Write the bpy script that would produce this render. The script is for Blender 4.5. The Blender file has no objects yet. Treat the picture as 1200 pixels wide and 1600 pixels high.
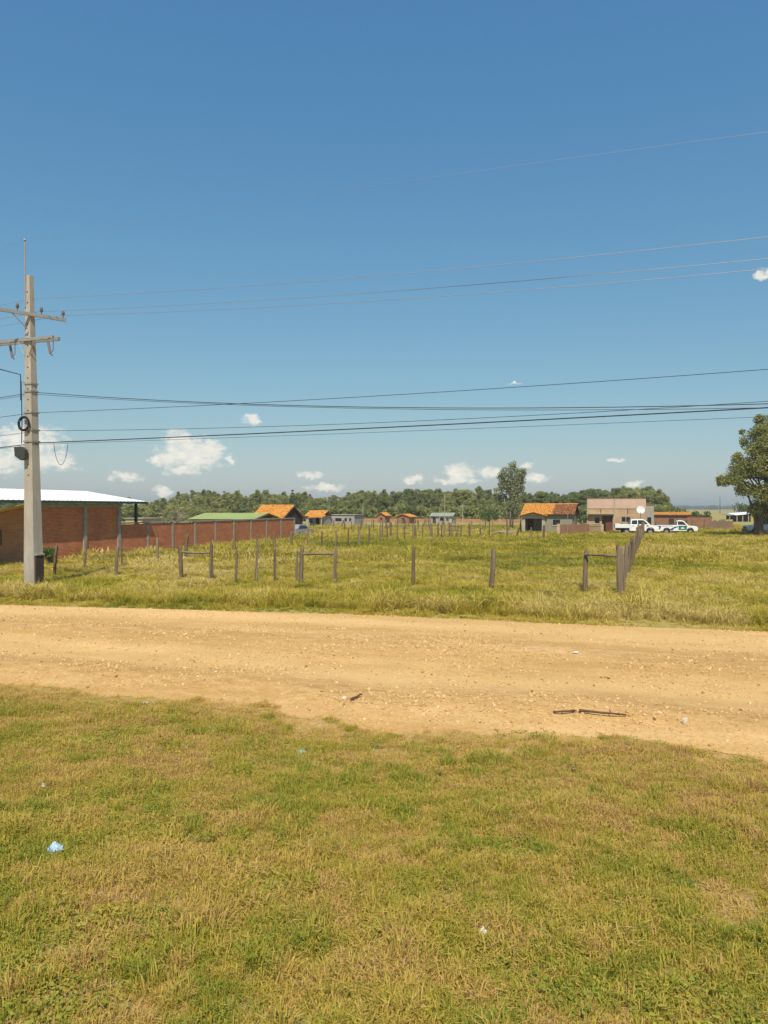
import bpy, math, random
import numpy as np
from mathutils import Vector, Matrix

random.seed(7)
rng = np.random.default_rng(7)
R = math.radians
scene = bpy.context.scene
col = scene.collection

# ------------------------------------------------------------------ camera
EYE = 3.0            # eye height above the field, the view is from a raised highway shoulder
FPX = 1208.0         # focal length in photograph pixels (1200 x 1600)
HOR = 794.0          # horizon row
cam_d = bpy.data.cameras.new('camera')
cam_d.sensor_fit = 'VERTICAL'
cam_d.sensor_height = 24.0
cam_d.lens = 24.0 * FPX / 1600.0
cam_d.shift_y = -(800.0 - HOR) / 1600.0
cam_d.clip_start = 0.05
cam_d.clip_end = 30000.0
cam = bpy.data.objects.new('camera', cam_d)
cam.location = (0, 0, EYE)
cam.rotation_euler = (R(90), 0, 0)
col.objects.link(cam)
scene.camera = cam

# ------------------------------------------------------------------ light
SUN_DIR = Vector((0.0, -0.57, 0.82)).normalized()     # towards the sun
SUN_EL = math.asin(SUN_DIR.z)
SUN_AZ = math.atan2(SUN_DIR.x, SUN_DIR.y)                # from +Y towards +X
world = bpy.data.worlds.new('World')
scene.world = world
world.use_nodes = True
sun_d = bpy.data.lights.new('sun', 'SUN')
sun_d.energy = 4.0
sun_d.angle = R(0.53)
sun_d.color = (1.0, 0.92, 0.78)
sun = bpy.data.objects.new('sun', sun_d)
sun.rotation_euler = (-SUN_DIR).to_track_quat('-Z', 'Y').to_euler()
sun.location = (0, 0, 50)
col.objects.link(sun)
scene.view_settings.view_transform = 'Standard'
scene.view_settings.look = 'None'
scene.view_settings.exposure = 0.36
scene.view_settings.gamma = 1.0
scene.view_settings.use_curve_mapping = False
scene.cycles.max_bounces = 4
scene.cycles.diffuse_bounces = 2
scene.cycles.transparent_max_bounces = 8
scene.cycles.use_adaptive_sampling = True
scene.cycles.adaptive_threshold = 0.02


def build_sky():
    nt = world.node_tree
    N, L = nt.nodes, nt.links
    N.clear()
    out = N.new('ShaderNodeOutputWorld')
    bg = N.new('ShaderNodeBackground')
    bg.inputs['Strength'].default_value = 0.089
    L.new(bg.outputs[0], out.inputs[0])
    sky = N.new('ShaderNodeTexSky')
    sky.sky_type = 'NISHITA'
    sky.sun_disc = False
    sky.sun_elevation = SUN_EL
    sky.sun_rotation = SUN_AZ
    sky.altitude = 100
    sky.air_density = 1.2
    sky.dust_density = 0.85
    sky.ozone_density = 5.0

    def math_(op, a, b=None, clamp=False):
        n = N.new('ShaderNodeMath')
        n.operation = op
        n.use_clamp = clamp
        for i, v in enumerate((a, b)):
            if v is None:
                continue
            if isinstance(v, (int, float)):
                n.inputs[i].default_value = v
            else:
                L.new(v, n.inputs[i])
        return n.outputs[0]

    def vmath(op, a, b=None):
        n = N.new('ShaderNodeVectorMath')
        n.operation = op
        for i, v in enumerate((a, b)):
            if v is None:
                continue
            if isinstance(v, tuple):
                n.inputs[i].default_value = v
            else:
                L.new(v, n.inputs[i])
        return n

    tc = N.new('ShaderNodeTexCoord')
    sep = N.new('ShaderNodeSeparateXYZ')
    L.new(tc.outputs['Generated'], sep.inputs[0])
    az = math_('ARCTAN2', sep.outputs[0], sep.outputs[1])
    el = math_('ARCSINE', sep.outputs[2])
    cmb = N.new('ShaderNodeCombineXYZ')
    L.new(az, cmb.inputs[0])
    L.new(el, cmb.inputs[1])
    ang = cmb.outputs[0]

    def noise(scale, detail, rough, vec, sx=1.0, sy=1.0):
        m = vmath('MULTIPLY', vec, (sx, sy, 1.0))
        n = N.new('ShaderNodeTexNoise')
        n.inputs['Scale'].default_value = scale
        n.inputs['Detail'].default_value = detail
        n.inputs['Roughness'].default_value = rough
        L.new(m.outputs[0], n.inputs['Vector'])
        return n.outputs['Fac']

    # separate cumulus clouds low over the plain: (azimuth, elevation, half width, half height) in degrees
    clouds = [(-13.9, 3.9, 2.3, 1.05), (-14.9, 4.7, 1.0, 0.95), (-15.8, 3.4, 0.9, 0.5), (-12.6, 4.2, 0.9, 0.8),
              (-14.5, 2.7, 1.3, 0.35), (-9.6, 6.5, 0.7, 0.32), (-11.2, 3.5, 0.45, 0.2), (-5.4, 2.5, 0.9, 0.3),
              (-4.3, 1.55, 1.5, 0.27), (2.1, 2.1, 0.75, 0.35), (5.6, 2.6, 1.2, 0.65), (5.4, 2.1, 1.5, 0.3),
              (7.9, 2.6, 0.8, 0.45), (10.4, 3.1, 0.55, 0.25), (11.1, 2.2, 0.9, 0.35), (18.0, 1.8, 0.55, 0.25),
              (16.6, 3.4, 0.55, 0.14), (26.2, 15.2, 0.6, 0.28), (9.6, 9.1, 0.5, 0.06), (25.0, 3.1, 0.35, 0.2),
              (-24.9, 4.6, 2.2, 1.0), (-23.4, 3.2, 1.6, 0.7), (-26.8, 3.0, 1.8, 0.8), (-18.4, 2.2, 1.0, 0.35),
              (-15.8, 1.2, 0.8, 0.3),               (38.0, 5.0, 3.0, 1.1), (52.0, 3.4, 2.6, 0.9), (-42.0, 4.2, 3.2, 1.2), (-60.0, 5.5, 3.5, 1.4),
              (75.0, 5.0, 3.0, 1.3), (100.0, 6.0, 4.0, 1.3), (-95.0, 6.0, 4.0, 1.5), (135.0, 7.0, 4.0, 1.5),
              (170.0, 6.0, 3.0, 1.2), (-130.0, 8.0, 4.0, 1.6), (-160.0, 6.0, 4.0, 1.3)]
    # cauliflower edges: push the lookup about with two noises
    wn = N.new('ShaderNodeTexNoise')
    wn.inputs['Scale'].default_value = 55.0
    wn.inputs['Detail'].default_value = 5.0
    wn.inputs['Roughness'].default_value = 0.62
    L.new(ang, wn.inputs['Vector'])
    w1 = vmath('SUBTRACT', wn.outputs['Color'], (0.5, 0.5, 0.5))
    w2 = vmath('MULTIPLY', w1.outputs[0], (0.034, 0.018, 0.0))
    pos = vmath('ADD', ang, w2.outputs[0]).outputs[0]
    best = None
    for (a, e, ra, re) in clouds:
        s = vmath('SUBTRACT', pos, (R(a), R(e), 0.0))
        m = vmath('MULTIPLY', s.outputs[0], (1 / R(ra), 1 / R(re), 0.0))
        ln = vmath('LENGTH', m.outputs[0]).outputs['Value']
        best = ln if best is None else math_('MINIMUM', best, ln)
    det = noise(95.0, 8.0, 0.58, ang, 1.0, 1.7)
    f = math_('ADD', best, math_('MULTIPLY', math_('SUBTRACT', det, 0.5), 1.9))
    mr = N.new('ShaderNodeMapRange')
    mr.interpolation_type = 'SMOOTHSTEP'
    mr.inputs['From Min'].default_value = 1.32
    mr.inputs['From Max'].default_value = 0.40
    L.new(f, mr.inputs['Value'])
    cover = math_('MULTIPLY', mr.outputs[0], 0.96)
    # light and shade of the clouds, painted as noise between grey and cream
    bright = math_('ADD', 0.74, math_('MULTIPLY', math_('SUBTRACT', noise(60.0, 6.0, 0.55, ang, 1.0, 2.0), 0.5), 1.7))
    ccol = N.new('ShaderNodeMix')
    ccol.data_type = 'RGBA'
    ccol.inputs['A'].default_value = (5.2, 5.6, 5.7, 1)
    ccol.inputs['B'].default_value = (8.3, 8.0, 7.0, 1)
    L.new(bright, ccol.inputs['Factor'])
    mix = N.new('ShaderNodeMix')
    mix.data_type = 'RGBA'
    L.new(cover, mix.inputs['Factor'])
    # clear tropical air: the camera's softer response, one curve per channel over the whole sky
    sp = N.new('ShaderNodeSeparateColor')
    L.new(sky.outputs[0], sp.inputs[0])
    cc = N.new('ShaderNodeCombineColor')
    KS = 0.1142
    for ch, tint_, gm, k in ((0, 0.80, 1.05, 1.07), (1, 1.0, 0.744, 0.772), (2, 1.03, 0.483, 0.715)):
        v = math_('POWER', math_('MULTIPLY', sp.outputs[ch], tint_ * KS), gm)
        L.new(math_('MULTIPLY', v, k / KS), cc.inputs[ch])
    L.new(cc.outputs[0], mix.inputs['A'])
    L.new(ccol.outputs['Result'], mix.inputs['B'])
    L.new(mix.outputs['Result'], bg.inputs['Color'])


build_sky()

# ------------------------------------------------------------------ helpers
TH = math.atan(0.35)                       # the road, fences and houses share one grid turned by this
U = Vector((math.cos(TH), -math.sin(TH), 0))   # along the road
V = Vector((math.sin(TH), math.cos(TH), 0))    # away from it
GRID = -TH


def at(px, d, z=0.0):
    """point at distance d along the view axis under photo column px"""
    return Vector(((px - 600.0) / FPX * d, d, z))


def zrow(py, d):
    return EYE - (py - HOR) / FPX * d


def depth(py, z=0.0):
    return (EYE - z) * FPX / (py - HOR)


def vnoise(x, y, seed=0):
    x = np.asarray(x, float); y = np.asarray(y, float)
    xi = np.floor(x).astype(np.int64); yi = np.floor(y).astype(np.int64)
    xf = x - xi; yf = y - yi

    def h(a, b):
        n = (a * 374761393 + b * 668265263 + seed * 974634777) & 0x7fffffff
        n = ((n ^ (n >> 13)) * 1274126177) & 0x7fffffff
        return ((n ^ (n >> 16)) & 0xffff) / 65535.0
    u = xf * xf * (3 - 2 * xf); v = yf * yf * (3 - 2 * yf)
    return (h(xi, yi) * (1 - u) + h(xi + 1, yi) * u) * (1 - v) + (h(xi, yi + 1) * (1 - u) + h(xi + 1, yi + 1) * u) * v


def fbm(x, y, seed=0, o=4):
    s = 0; a = 0.5; t = 0
    for k in range(o):
        s = s + a * vnoise(np.asarray(x) * 2 ** k, np.asarray(y) * 2 ** k, seed + k * 17)
        t += a; a *= 0.5
    return s / t


class MB:
    def __init__(self):
        self.v = []; self.f = []; self.fm = []

    def add(self, vs, fs, m=0):
        o = len(self.v)
        self.v += [tuple(p) for p in vs]
        self.f += [tuple(i + o for i in f) for f in fs]
        self.fm += [m] * len(fs)
        return self

    def box(self, x0, x1, y0, y1, z0, z1, m=0, mat=None):
        vs = [(x0, y0, z0), (x1, y0, z0), (x1, y1, z0), (x0, y1, z0), (x0, y0, z1), (x1, y0, z1), (x1, y1, z1), (x0, y1, z1)]
        if mat is not None:
            vs = [mat @ Vector(p) for p in vs]
        return self.add(vs, [(0, 3, 2, 1), (4, 5, 6, 7), (0, 1, 5, 4), (1, 2, 6, 5), (2, 3, 7, 6), (3, 0, 4, 7)], m)

    def taper(self, c0, s0, c1, s1, m=0):
        """square frustum from centre c0 half-size s0 to c1/s1 (z axis)"""
        vs = []
        for c, s in ((c0, s0), (c1, s1)):
            sx, sy = s if isinstance(s, tuple) else (s, s)
            vs += [(c[0] - sx, c[1] - sy, c[2]), (c[0] + sx, c[1] - sy, c[2]), (c[0] + sx, c[1] + sy, c[2]), (c[0] - sx, c[1] + sy, c[2])]
        return self.add(vs, [(0, 3, 2, 1), (4, 5, 6, 7), (0, 1, 5, 4), (1, 2, 6, 5), (2, 3, 7, 6), (3, 0, 4, 7)], m)

    def tube(self, pts, rad, n=6, m=0, caps=True):
        pts = [Vector(p) for p in pts]
        k = len(pts)
        if not isinstance(rad, (list, tuple)):
            rad = [rad] * k
        vs = []
        for i, p in enumerate(pts):
            t = (pts[min(i + 1, k - 1)] - pts[max(i - 1, 0)])
            t = t.normalized() if t.length > 1e-9 else Vector((0, 0, 1))
            a = t.cross(Vector((0, 0, 1)) if abs(t.z) < 0.9 else Vector((1, 0, 0))).normalized()
            b = t.cross(a)
            for j in range(n):
                q = 2 * math.pi * j / n
                vs.append(p + (a * math.cos(q) + b * math.sin(q)) * rad[i])
        fs = [(i * n + j, i * n + (j + 1) % n, (i + 1) * n + (j + 1) % n, (i + 1) * n + j) for i in range(k - 1) for j in range(n)]
        if caps:
            fs += [tuple(range(n - 1, -1, -1)), tuple((k - 1) * n + j for j in range(n))]
        return self.add(vs, fs, m)

    def prism(self, poly, y0, y1, m=0):
        """polygon in (x, z), extruded in y"""
        n = len(poly)
        vs = [(x, y0, z) for x, z in poly] + [(x, y1, z) for x, z in poly]
        fs = [tuple(range(n)), tuple(range(2 * n - 1, n - 1, -1))] + [(j, j + n, (j + 1) % n + n, (j + 1) % n) for j in range(n)]
        return self.add(vs, fs, m)

    def wall(self, x0, x1, y0, y1, z0, z1, openings=(), m=0):
        xs = sorted({x0, x1, *[o[0] for o in openings], *[o[1] for o in openings]})
        zs = sorted({z0, z1, *[o[2] for o in openings], *[o[3] for o in openings]})
        for i in range(len(xs) - 1):
            for j in range(len(zs) - 1):
                cx = (xs[i] + xs[i + 1]) / 2; cz = (zs[j] + zs[j + 1]) / 2
                if any(o[0] < cx < o[1] and o[2] < cz < o[3] for o in openings):
                    continue
                self.box(xs[i], xs[i + 1], y0, y1, zs[j], zs[j + 1], m)
        return self

    def mesh(self, name, mats, smooth=False, bevel=0.0):
        me = bpy.data.meshes.new(name)
        me.from_pydata(self.v, [], self.f)
        for m in (mats if isinstance(mats, (list, tuple)) else [mats]):
            me.materials.append(m)
        if any(self.fm):
            me.polygons.foreach_set('material_index', self.fm)
        if smooth:
            me.polygons.foreach_set('use_smooth', [True] * len(me.polygons))
        me.update()
        return me

    def build(self, name, mats, parent=None, smooth=False):
        o = bpy.data.objects.new(name, self.mesh(name, mats, smooth))
        col.objects.link(o)
        o.parent = parent
        return o


def put(name, me, parent=None, loc=(0, 0, 0), rz=0.0, scale=None):
    o = bpy.data.objects.new(name, me)
    col.objects.link(o)
    o.parent = parent
    o.location = loc
    o.rotation_euler = (0, 0, rz)
    if scale:
        o.scale = scale
    return o


def empty(name, loc=(0, 0, 0), rz=0.0):
    o = bpy.data.objects.new(name, None)
    o.empty_display_size = 0.3
    col.objects.link(o)
    o.location = loc
    o.rotation_euler = (0, 0, rz)
    return o


def tag(o, label=None, cat=None, group=None, kind=None):
    if label: o['label'] = label
    if cat: o['category'] = cat
    if group: o['group'] = group
    if kind: o['kind'] = kind
    return o


# ------------------------------------------------------------------ materials
def new_mat(name):
    m = bpy.data.materials.new(name)
    m.use_nodes = True
    nt = m.node_tree
    b = nt.nodes['Principled BSDF']
    b.inputs['Roughness'].default_value = 0.85
    b.inputs['Specular IOR Level'].default_value = 0.25
    return m, nt, b


def ramp(nt, stops, fac=None):
    r = nt.nodes.new('ShaderNodeValToRGB')
    e = r.color_ramp.elements
    while len(e) < len(stops):
        e.new(0.5)
    for i, (p, c) in enumerate(stops):
        e[i].position = p
        e[i].color = (*c, 1)
    if fac is not None:
        nt.links.new(fac, r.inputs[0])
    return r.outputs[0]


def nz(nt, scale, detail=4, rough=0.6, coord='Object', stretch=(1, 1, 1), dist=0.0):
    tc = nt.nodes.new('ShaderNodeTexCoord')
    mp = nt.nodes.new('ShaderNodeMapping')
    mp.inputs['Scale'].default_value = stretch
    nt.links.new(tc.outputs[coord], mp.inputs[0])
    n = nt.nodes.new('ShaderNodeTexNoise')
    n.inputs['Scale'].default_value = scale
    n.inputs['Detail'].default_value = detail
    n.inputs['Roughness'].default_value = rough
    n.inputs['Distortion'].default_value = dist
    nt.links.new(mp.outputs[0], n.inputs['Vector'])
    return n.outputs['Fac']


def mixc(nt, fac, a, b, mode='MIX'):
    n = nt.nodes.new('ShaderNodeMix')
    n.data_type = 'RGBA'
    n.blend_type = mode
    for s, v in (('Factor', fac), ('A', a), ('B', b)):
        if isinstance(v, (int, float)):
            n.inputs[s].default_value = v
        elif isinstance(v, tuple):
            n.inputs[s].default_value = (*v, 1)
        else:
            nt.links.new(v, n.inputs[s])
    return n.outputs['Result']


def maprange(nt, v, a, b, c=0.0, d=1.0):
    n = nt.nodes.new('ShaderNodeMapRange')
    n.inputs[1].default_value = a; n.inputs[2].default_value = b
    n.inputs[3].default_value = c; n.inputs[4].default_value = d
    nt.links.new(v, n.inputs[0])
    return n.outputs[0]


def bump(nt, b, h, strength=0.5, dist=0.02):
    n = nt.nodes.new('ShaderNodeBump')
    n.inputs['Strength'].default_value = strength
    n.inputs['Distance'].default_value = dist
    nt.links.new(h, n.inputs['Height'])
    nt.links.new(n.outputs[0], b.inputs['Normal'])


def plain(name, c0, c1=None, scale=6.0, rough=0.8, spec=0.25, metal=0.0, bmp=0.15, stretch=(1, 1, 1), lo=0.3, hi=0.7):
    """a colour with procedural wear between c0 and c1"""
    m, nt, b = new_mat(name)
    c1 = c1 or tuple(x * 0.75 for x in c0)
    n = nz(nt, scale, 6, 0.65, stretch=stretch)
    nt.links.new(ramp(nt, [(lo, c0), (hi, c1)], n), b.inputs['Base Color'])
    b.inputs['Roughness'].default_value = rough
    b.inputs['Specular IOR Level'].default_value = spec
    b.inputs['Metallic'].default_value = metal
    if bmp:
        bump(nt, b, nz(nt, scale * 4, 4, 0.6, stretch=stretch), bmp, 0.01)
    return m


def brick_mat(name, c1, c2, mortar, bw=0.26, bh=0.075, rot=None, rough=0.9):
    m, nt, b = new_mat(name)
    tc = nt.nodes.new('ShaderNodeTexCoord')
    sep = nt.nodes.new('ShaderNodeSeparateXYZ')
    nt.links.new(tc.outputs['Object'], sep.inputs[0])
    ad = nt.nodes.new('ShaderNodeMath'); ad.operation = 'ADD'
    nt.links.new(sep.outputs[0], ad.inputs[0]); nt.links.new(sep.outputs[1], ad.inputs[1])
    cb = nt.nodes.new('ShaderNodeCombineXYZ')
    nt.links.new(ad.outputs[0], cb.inputs[0]); nt.links.new(sep.outputs[2], cb.inputs[1])
    br = nt.nodes.new('ShaderNodeTexBrick')
    br.inputs['Scale'].default_value = 1.0
    br.inputs['Brick Width'].default_value = bw
    br.inputs['Row Height'].default_value = bh
    br.inputs['Mortar Size'].default_value = 0.008
    br.inputs['Mortar Smooth'].default_value = 0.3
    br.inputs['Bias'].default_value = -0.1
    br.inputs['Color1'].default_value = (*c1, 1)
    br.inputs['Color2'].default_value = (*c2, 1)
    br.inputs['Mortar'].default_value = (*mortar, 1)
    nt.links.new(cb.outputs[0], br.inputs['Vector'])
    st = nz(nt, 0.9, 6, 0.7, stretch=(1, 1, 2.2))
    c = mixc(nt, maprange(nt, st, 0.42, 0.75), br.outputs['Color'], mixc(nt, 0.5, br.outputs['Color'], (0.15, 0.08, 0.05)))
    rows = nz(nt, 7.0, 3, 0.6, stretch=(0.06, 0.06, 1.6))
    c = mixc(nt, maprange(nt, rows, 0.58, 0.72, 0.0, 0.5), c, mortar)
    nt.links.new(c, b.inputs['Base Color'])
    b.inputs['Roughness'].default_value = rough
    bump(nt, b, br.outputs['Fac'], -0.6, 0.012)
    return m


def leaf_mat(name, stops, attr='rnd', trans=0.3, inst=None, rough=0.6):
    """two-sided leaf: colour from a per-leaf value, optionally shifted by a per-plant value"""
    m = bpy.data.materials.new(name)
    m.use_nodes = True
    nt = m.node_tree
    nt.nodes.clear()
    out = nt.nodes.new('ShaderNodeOutputMaterial')
    a = nt.nodes.new('ShaderNodeAttribute'); a.attribute_name = attr
    fac = a.outputs['Fac']
    if inst:
        i = nt.nodes.new('ShaderNodeAttribute'); i.attribute_type = 'INSTANCER'; i.attribute_name = inst
        x = nt.nodes.new('ShaderNodeMath'); x.operation = 'MULTIPLY_ADD'
        nt.links.new(fac, x.inputs[0]); x.inputs[1].default_value = 0.34
        nt.links.new(i.outputs['Fac'], x.inputs[2])
        y = nt.nodes.new('ShaderNodeMath'); y.operation = 'SUBTRACT'; y.use_clamp = True
        nt.links.new(x.outputs[0], y.inputs[0]); y.inputs[1].default_value = 0.17
        fac = y.outputs[0]
    c = ramp(nt, stops, fac)
    d = nt.nodes.new('ShaderNodeBsdfPrincipled')
    d.inputs['Roughness'].default_value = rough
    d.inputs['Specular IOR Level'].default_value = 0.2
    t = nt.nodes.new('ShaderNodeBsdfTranslucent')
    mx = nt.nodes.new('ShaderNodeMixShader'); mx.inputs[0].default_value = trans
    nt.links.new(c, d.inputs['Base Color']); nt.links.new(c, t.inputs['Color'])
    nt.links.new(d.outputs[0], mx.inputs[1]); nt.links.new(t.outputs[0], mx.inputs[2])
    nt.links.new(mx.outputs[0], out.inputs[0])
    return m


def ground_mat():
    m, nt, b = new_mat('field_soil')
    big = nz(nt, 0.035, 6, 0.6, 'Object')
    med = nz(nt, 0.5, 6, 0.65, 'Object')
    fine = nz(nt, 6.0, 5, 0.7, 'Object')
    c = ramp(nt, [(0.32, (0.30, 0.26, 0.075)), (0.52, (0.36, 0.29, 0.085)), (0.72, (0.25, 0.24, 0.065))], big)
    c = mixc(nt, maprange(nt, med, 0.4, 0.7, 0, 0.6), c, (0.33, 0.27, 0.085))
    c = mixc(nt, maprange(nt, fine, 0.5, 0.75, 0, 0.5), c, (0.12, 0.105, 0.035))
    nt.links.new(c, b.inputs['Base Color'])
    bump(nt, b, fine, 0.6, 0.05)
    return m


def verge_mat():
    m, nt, b = new_mat('verge_soil')
    med = nz(nt, 0.9, 6, 0.65)
    fine = nz(nt, 14.0, 6, 0.7)
    c = ramp(nt, [(0.35, (0.34, 0.255, 0.08)), (0.6, (0.42, 0.285, 0.10)), (0.75, (0.50, 0.31, 0.11))], med)
    c = mixc(nt, maprange(nt, fine, 0.45, 0.7, 0, 0.7), c, (0.14, 0.10, 0.035))
    ea = nt.nodes.new('ShaderNodeAttribute'); ea.attribute_name = 'dirt'
    c = mixc(nt, ea.outputs['Fac'], c, mixc(nt, maprange(nt, fine, 0.42, 0.7), (0.58, 0.37, 0.155), (0.38, 0.22, 0.085)))
    nt.links.new(c, b.inputs['Base Color'])
    bump(nt, b, fine, 0.8, 0.03)
    return m


def road_mat():
    m, nt, b = new_mat('dirt_surface')
    tc = nt.nodes.new('ShaderNodeTexCoord')
    mp = nt.nodes.new('ShaderNodeMapping')
    mp.inputs['Rotation'].default_value = (0, 0, TH)      # x along the road
    nt.links.new(tc.outputs['Object'], mp.inputs[0])

    def n(scale, det, ro, st):
        q = nt.nodes.new('ShaderNodeMapping'); q.inputs['Scale'].default_value = st
        nt.links.new(mp.outputs[0], q.inputs[0])
        t = nt.nodes.new('ShaderNodeTexNoise')
        t.inputs['Scale'].default_value = scale; t.inputs['Detail'].default_value = det; t.inputs['Roughness'].default_value = ro
        nt.links.new(q.outputs[0], t.inputs['Vector'])
        return t.outputs['Fac']
    streak = n(1.0, 5, 0.6, (0.09, 1.0, 1.0))
    patch = n(0.5, 6, 0.65, (0.6, 1.0, 1.0))
    grit = n(16.0, 5, 0.75, (1, 1, 1))
    vor = nt.nodes.new('ShaderNodeTexVoronoi'); vor.inputs['Scale'].default_value = 22.0
    nt.links.new(mp.outputs[0], vor.inputs['Vector'])
    c = ramp(nt, [(0.30, (0.52, 0.305, 0.095)), (0.50, (0.67, 0.415, 0.168)), (0.70, (0.75, 0.49, 0.22))], streak)
    c = mixc(nt, maprange(nt, patch, 0.45, 0.72, 0, 0.65), c, (0.44, 0.25, 0.075))
    c = mixc(nt, maprange(nt, grit, 0.50, 0.72, 0, 0.65), c, (0.31, 0.175, 0.06))
    c = mixc(nt, maprange(nt, vor.outputs['Distance'], 0.22, 0.05, 0, 0.35), c, (0.72, 0.53, 0.29))
    tr = nt.nodes.new('ShaderNodeAttribute'); tr.attribute_name = 'packed'
    c = mixc(nt, maprange(nt, tr.outputs['Fac'], 0.0, 1.0, 0.0, 0.5), c, mixc(nt, patch, (0.67, 0.43, 0.175), (0.76, 0.515, 0.22)))
    lo = nt.nodes.new('ShaderNodeAttribute'); lo.attribute_name = 'loose'
    lf = nt.nodes.new('ShaderNodeMath'); lf.operation = 'MULTIPLY'
    nt.links.new(lo.outputs['Fac'], lf.inputs[0]); nt.links.new(maprange(nt, n(5.0, 6, 0.75, (0.5, 1, 1)), 0.42, 0.66), lf.inputs[1])
    c = mixc(nt, maprange(nt, lf.outputs[0], 0, 1, 0, 0.75), c, (0.36, 0.195, 0.058))
    nt.links.new(c, b.inputs['Base Color'])
    b.inputs['Roughness'].default_value = 0.95
    bump(nt, b, grit, 0.9, 0.04)
    return m


M = {}
M['ground'] = ground_mat()
M['verge'] = verge_mat()
M['road'] = road_mat()
M['concrete'] = plain('pole_concrete', (0.46, 0.415, 0.35), (0.30, 0.265, 0.215), 3.0, 0.9, stretch=(1, 1, 0.3))
M['concrete2'] = plain('column_concrete', (0.40, 0.37, 0.31), (0.26, 0.235, 0.19), 3.0, 0.95)
M['brick'] = brick_mat('red_brick', (0.62, 0.185, 0.062), (0.46, 0.13, 0.046), (0.50, 0.31, 0.18))
M['brick_light'] = brick_mat('orange_brick', (0.46, 0.22, 0.11), (0.38, 0.175, 0.085), (0.42, 0.29, 0.18))
M['brick_tan'] = brick_mat('tan_brick', (0.54, 0.37, 0.21), (0.46, 0.30, 0.165), (0.50, 0.39, 0.27))
M['brick_brown'] = brick_mat('brown_brick', (0.32, 0.15, 0.085), (0.26, 0.12, 0.07), (0.30, 0.2, 0.14))
M['white_metal'] = plain('white_sheet_metal', (0.86, 0.87, 0.86), (0.78, 0.79, 0.78), 0.6, 0.45, 0.4, bmp=0)
M['grey_metal'] = plain('galvanised_metal', (0.34, 0.34, 0.33), (0.26, 0.26, 0.25), 4.0, 0.65, 0.4, 0.3, 0.05)
M['dark_metal'] = plain('dark_steel', (0.05, 0.055, 0.05), (0.035, 0.04, 0.035), 5.0, 0.5, 0.4)
M['green_steel'] = plain('green_steel', (0.05, 0.085, 0.06), (0.035, 0.06, 0.045), 5.0, 0.6)
M['black_rubber'] = plain('black_rubber', (0.022, 0.022, 0.022), (0.03, 0.03, 0.03), 8.0, 0.75)
M['cable'] = plain('black_cable', (0.03, 0.03, 0.032), (0.04, 0.04, 0.04), 2.0, 0.7, bmp=0)
M['alu_wire'] = plain('bare_wire', (0.30, 0.30, 0.31), (0.36, 0.36, 0.36), 2.0, 0.5, 0.4, 0.5, 0)
M['porcelain'] = plain('insulator', (0.20, 0.17, 0.14), (0.12, 0.09, 0.08), 8.0, 0.35, 0.5)
M['post'] = plain('weathered_post', (0.235, 0.17, 0.11), (0.085, 0.06, 0.038), 9.0, 0.95, 0.1, bmp=0.6, stretch=(1, 1, 0.14))
M['post2'] = plain('grey_post', (0.30, 0.23, 0.155), (0.12, 0.088, 0.06), 9.0, 0.95, 0.1, bmp=0.6, stretch=(1, 1, 0.14))
M['plaster'] = plain('grey_plaster', (0.30, 0.265, 0.20), (0.24, 0.21, 0.155), 1.6, 0.95)
M['plaster_pale'] = plain('pale_plaster', (0.44, 0.39, 0.30), (0.37, 0.32, 0.24), 1.4, 0.9)
M['pink'] = plain('pink_paint', (0.60, 0.42, 0.32), (0.53, 0.36, 0.27), 1.2, 0.85)
M['yellow'] = plain('ochre_paint', (0.60, 0.34, 0.05), (0.50, 0.27, 0.04), 3.0, 0.7)
M['beige'] = plain('beige_paint', (0.55, 0.42, 0.24), (0.48, 0.36, 0.2), 1.2, 0.9)
M['dark_wood'] = plain('dark_timber', (0.045, 0.033, 0.026), (0.075, 0.055, 0.042), 4.0, 0.9, stretch=(6, 6, 0.4))
M['brown_wood'] = plain('brown_door', (0.16, 0.065, 0.035), (0.12, 0.045, 0.025), 5.0, 0.7)
M['dark_room'] = plain('unlit_room', (0.10, 0.09, 0.075), (0.07, 0.06, 0.05), 2.0, 0.95)
M['green_roof'] = plain('green_roof_sheet', (0.30, 0.36, 0.13), (0.24, 0.30, 0.11), 0.8, 0.7)
M['greygreen_roof'] = plain('grey_green_sheet', (0.34, 0.37, 0.30), (0.27, 0.3, 0.25), 0.8, 0.7)
M['cement'] = plain('bare_cement', (0.40, 0.38, 0.34), (0.30, 0.28, 0.25), 1.0, 0.95)
M['frame'] = plain('window_frame', (0.42, 0.46, 0.45), (0.36, 0.4, 0.4), 5.0, 0.6)
M['stone'] = plain('stone', (0.52, 0.38, 0.21), (0.38, 0.25, 0.12), 3.0, 0.95, bmp=0.4)
M['stone_pale'] = plain('pale_stone', (0.62, 0.54, 0.42), (0.5, 0.41, 0.29), 3.0, 0.95, bmp=0.4)
M['stick'] = plain('dead_branch', (0.16, 0.095, 0.055), (0.09, 0.055, 0.035), 14.0, 0.95, bmp=0.5)
M['bark'] = plain('bark', (0.16, 0.12, 0.085), (0.085, 0.062, 0.045), 5.0, 0.95, bmp=0.7, stretch=(1, 1, 0.25))
M['bark_pale'] = plain('pale_bark', (0.40, 0.34, 0.27), (0.22, 0.175, 0.13), 4.0, 0.9, bmp=0.4, stretch=(1, 1, 0.2))
M['car_white'] = plain('white_car_paint', (0.78, 0.78, 0.76), (0.70, 0.69, 0.66), 1.5, 0.3, 0.5, bmp=0, lo=0.45, hi=0.8)
M['car_silver'] = plain('silver_car_paint', (0.34, 0.36, 0.38), (0.30, 0.32, 0.34), 2.0, 0.3, 0.5, 0.5, 0)
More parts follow.
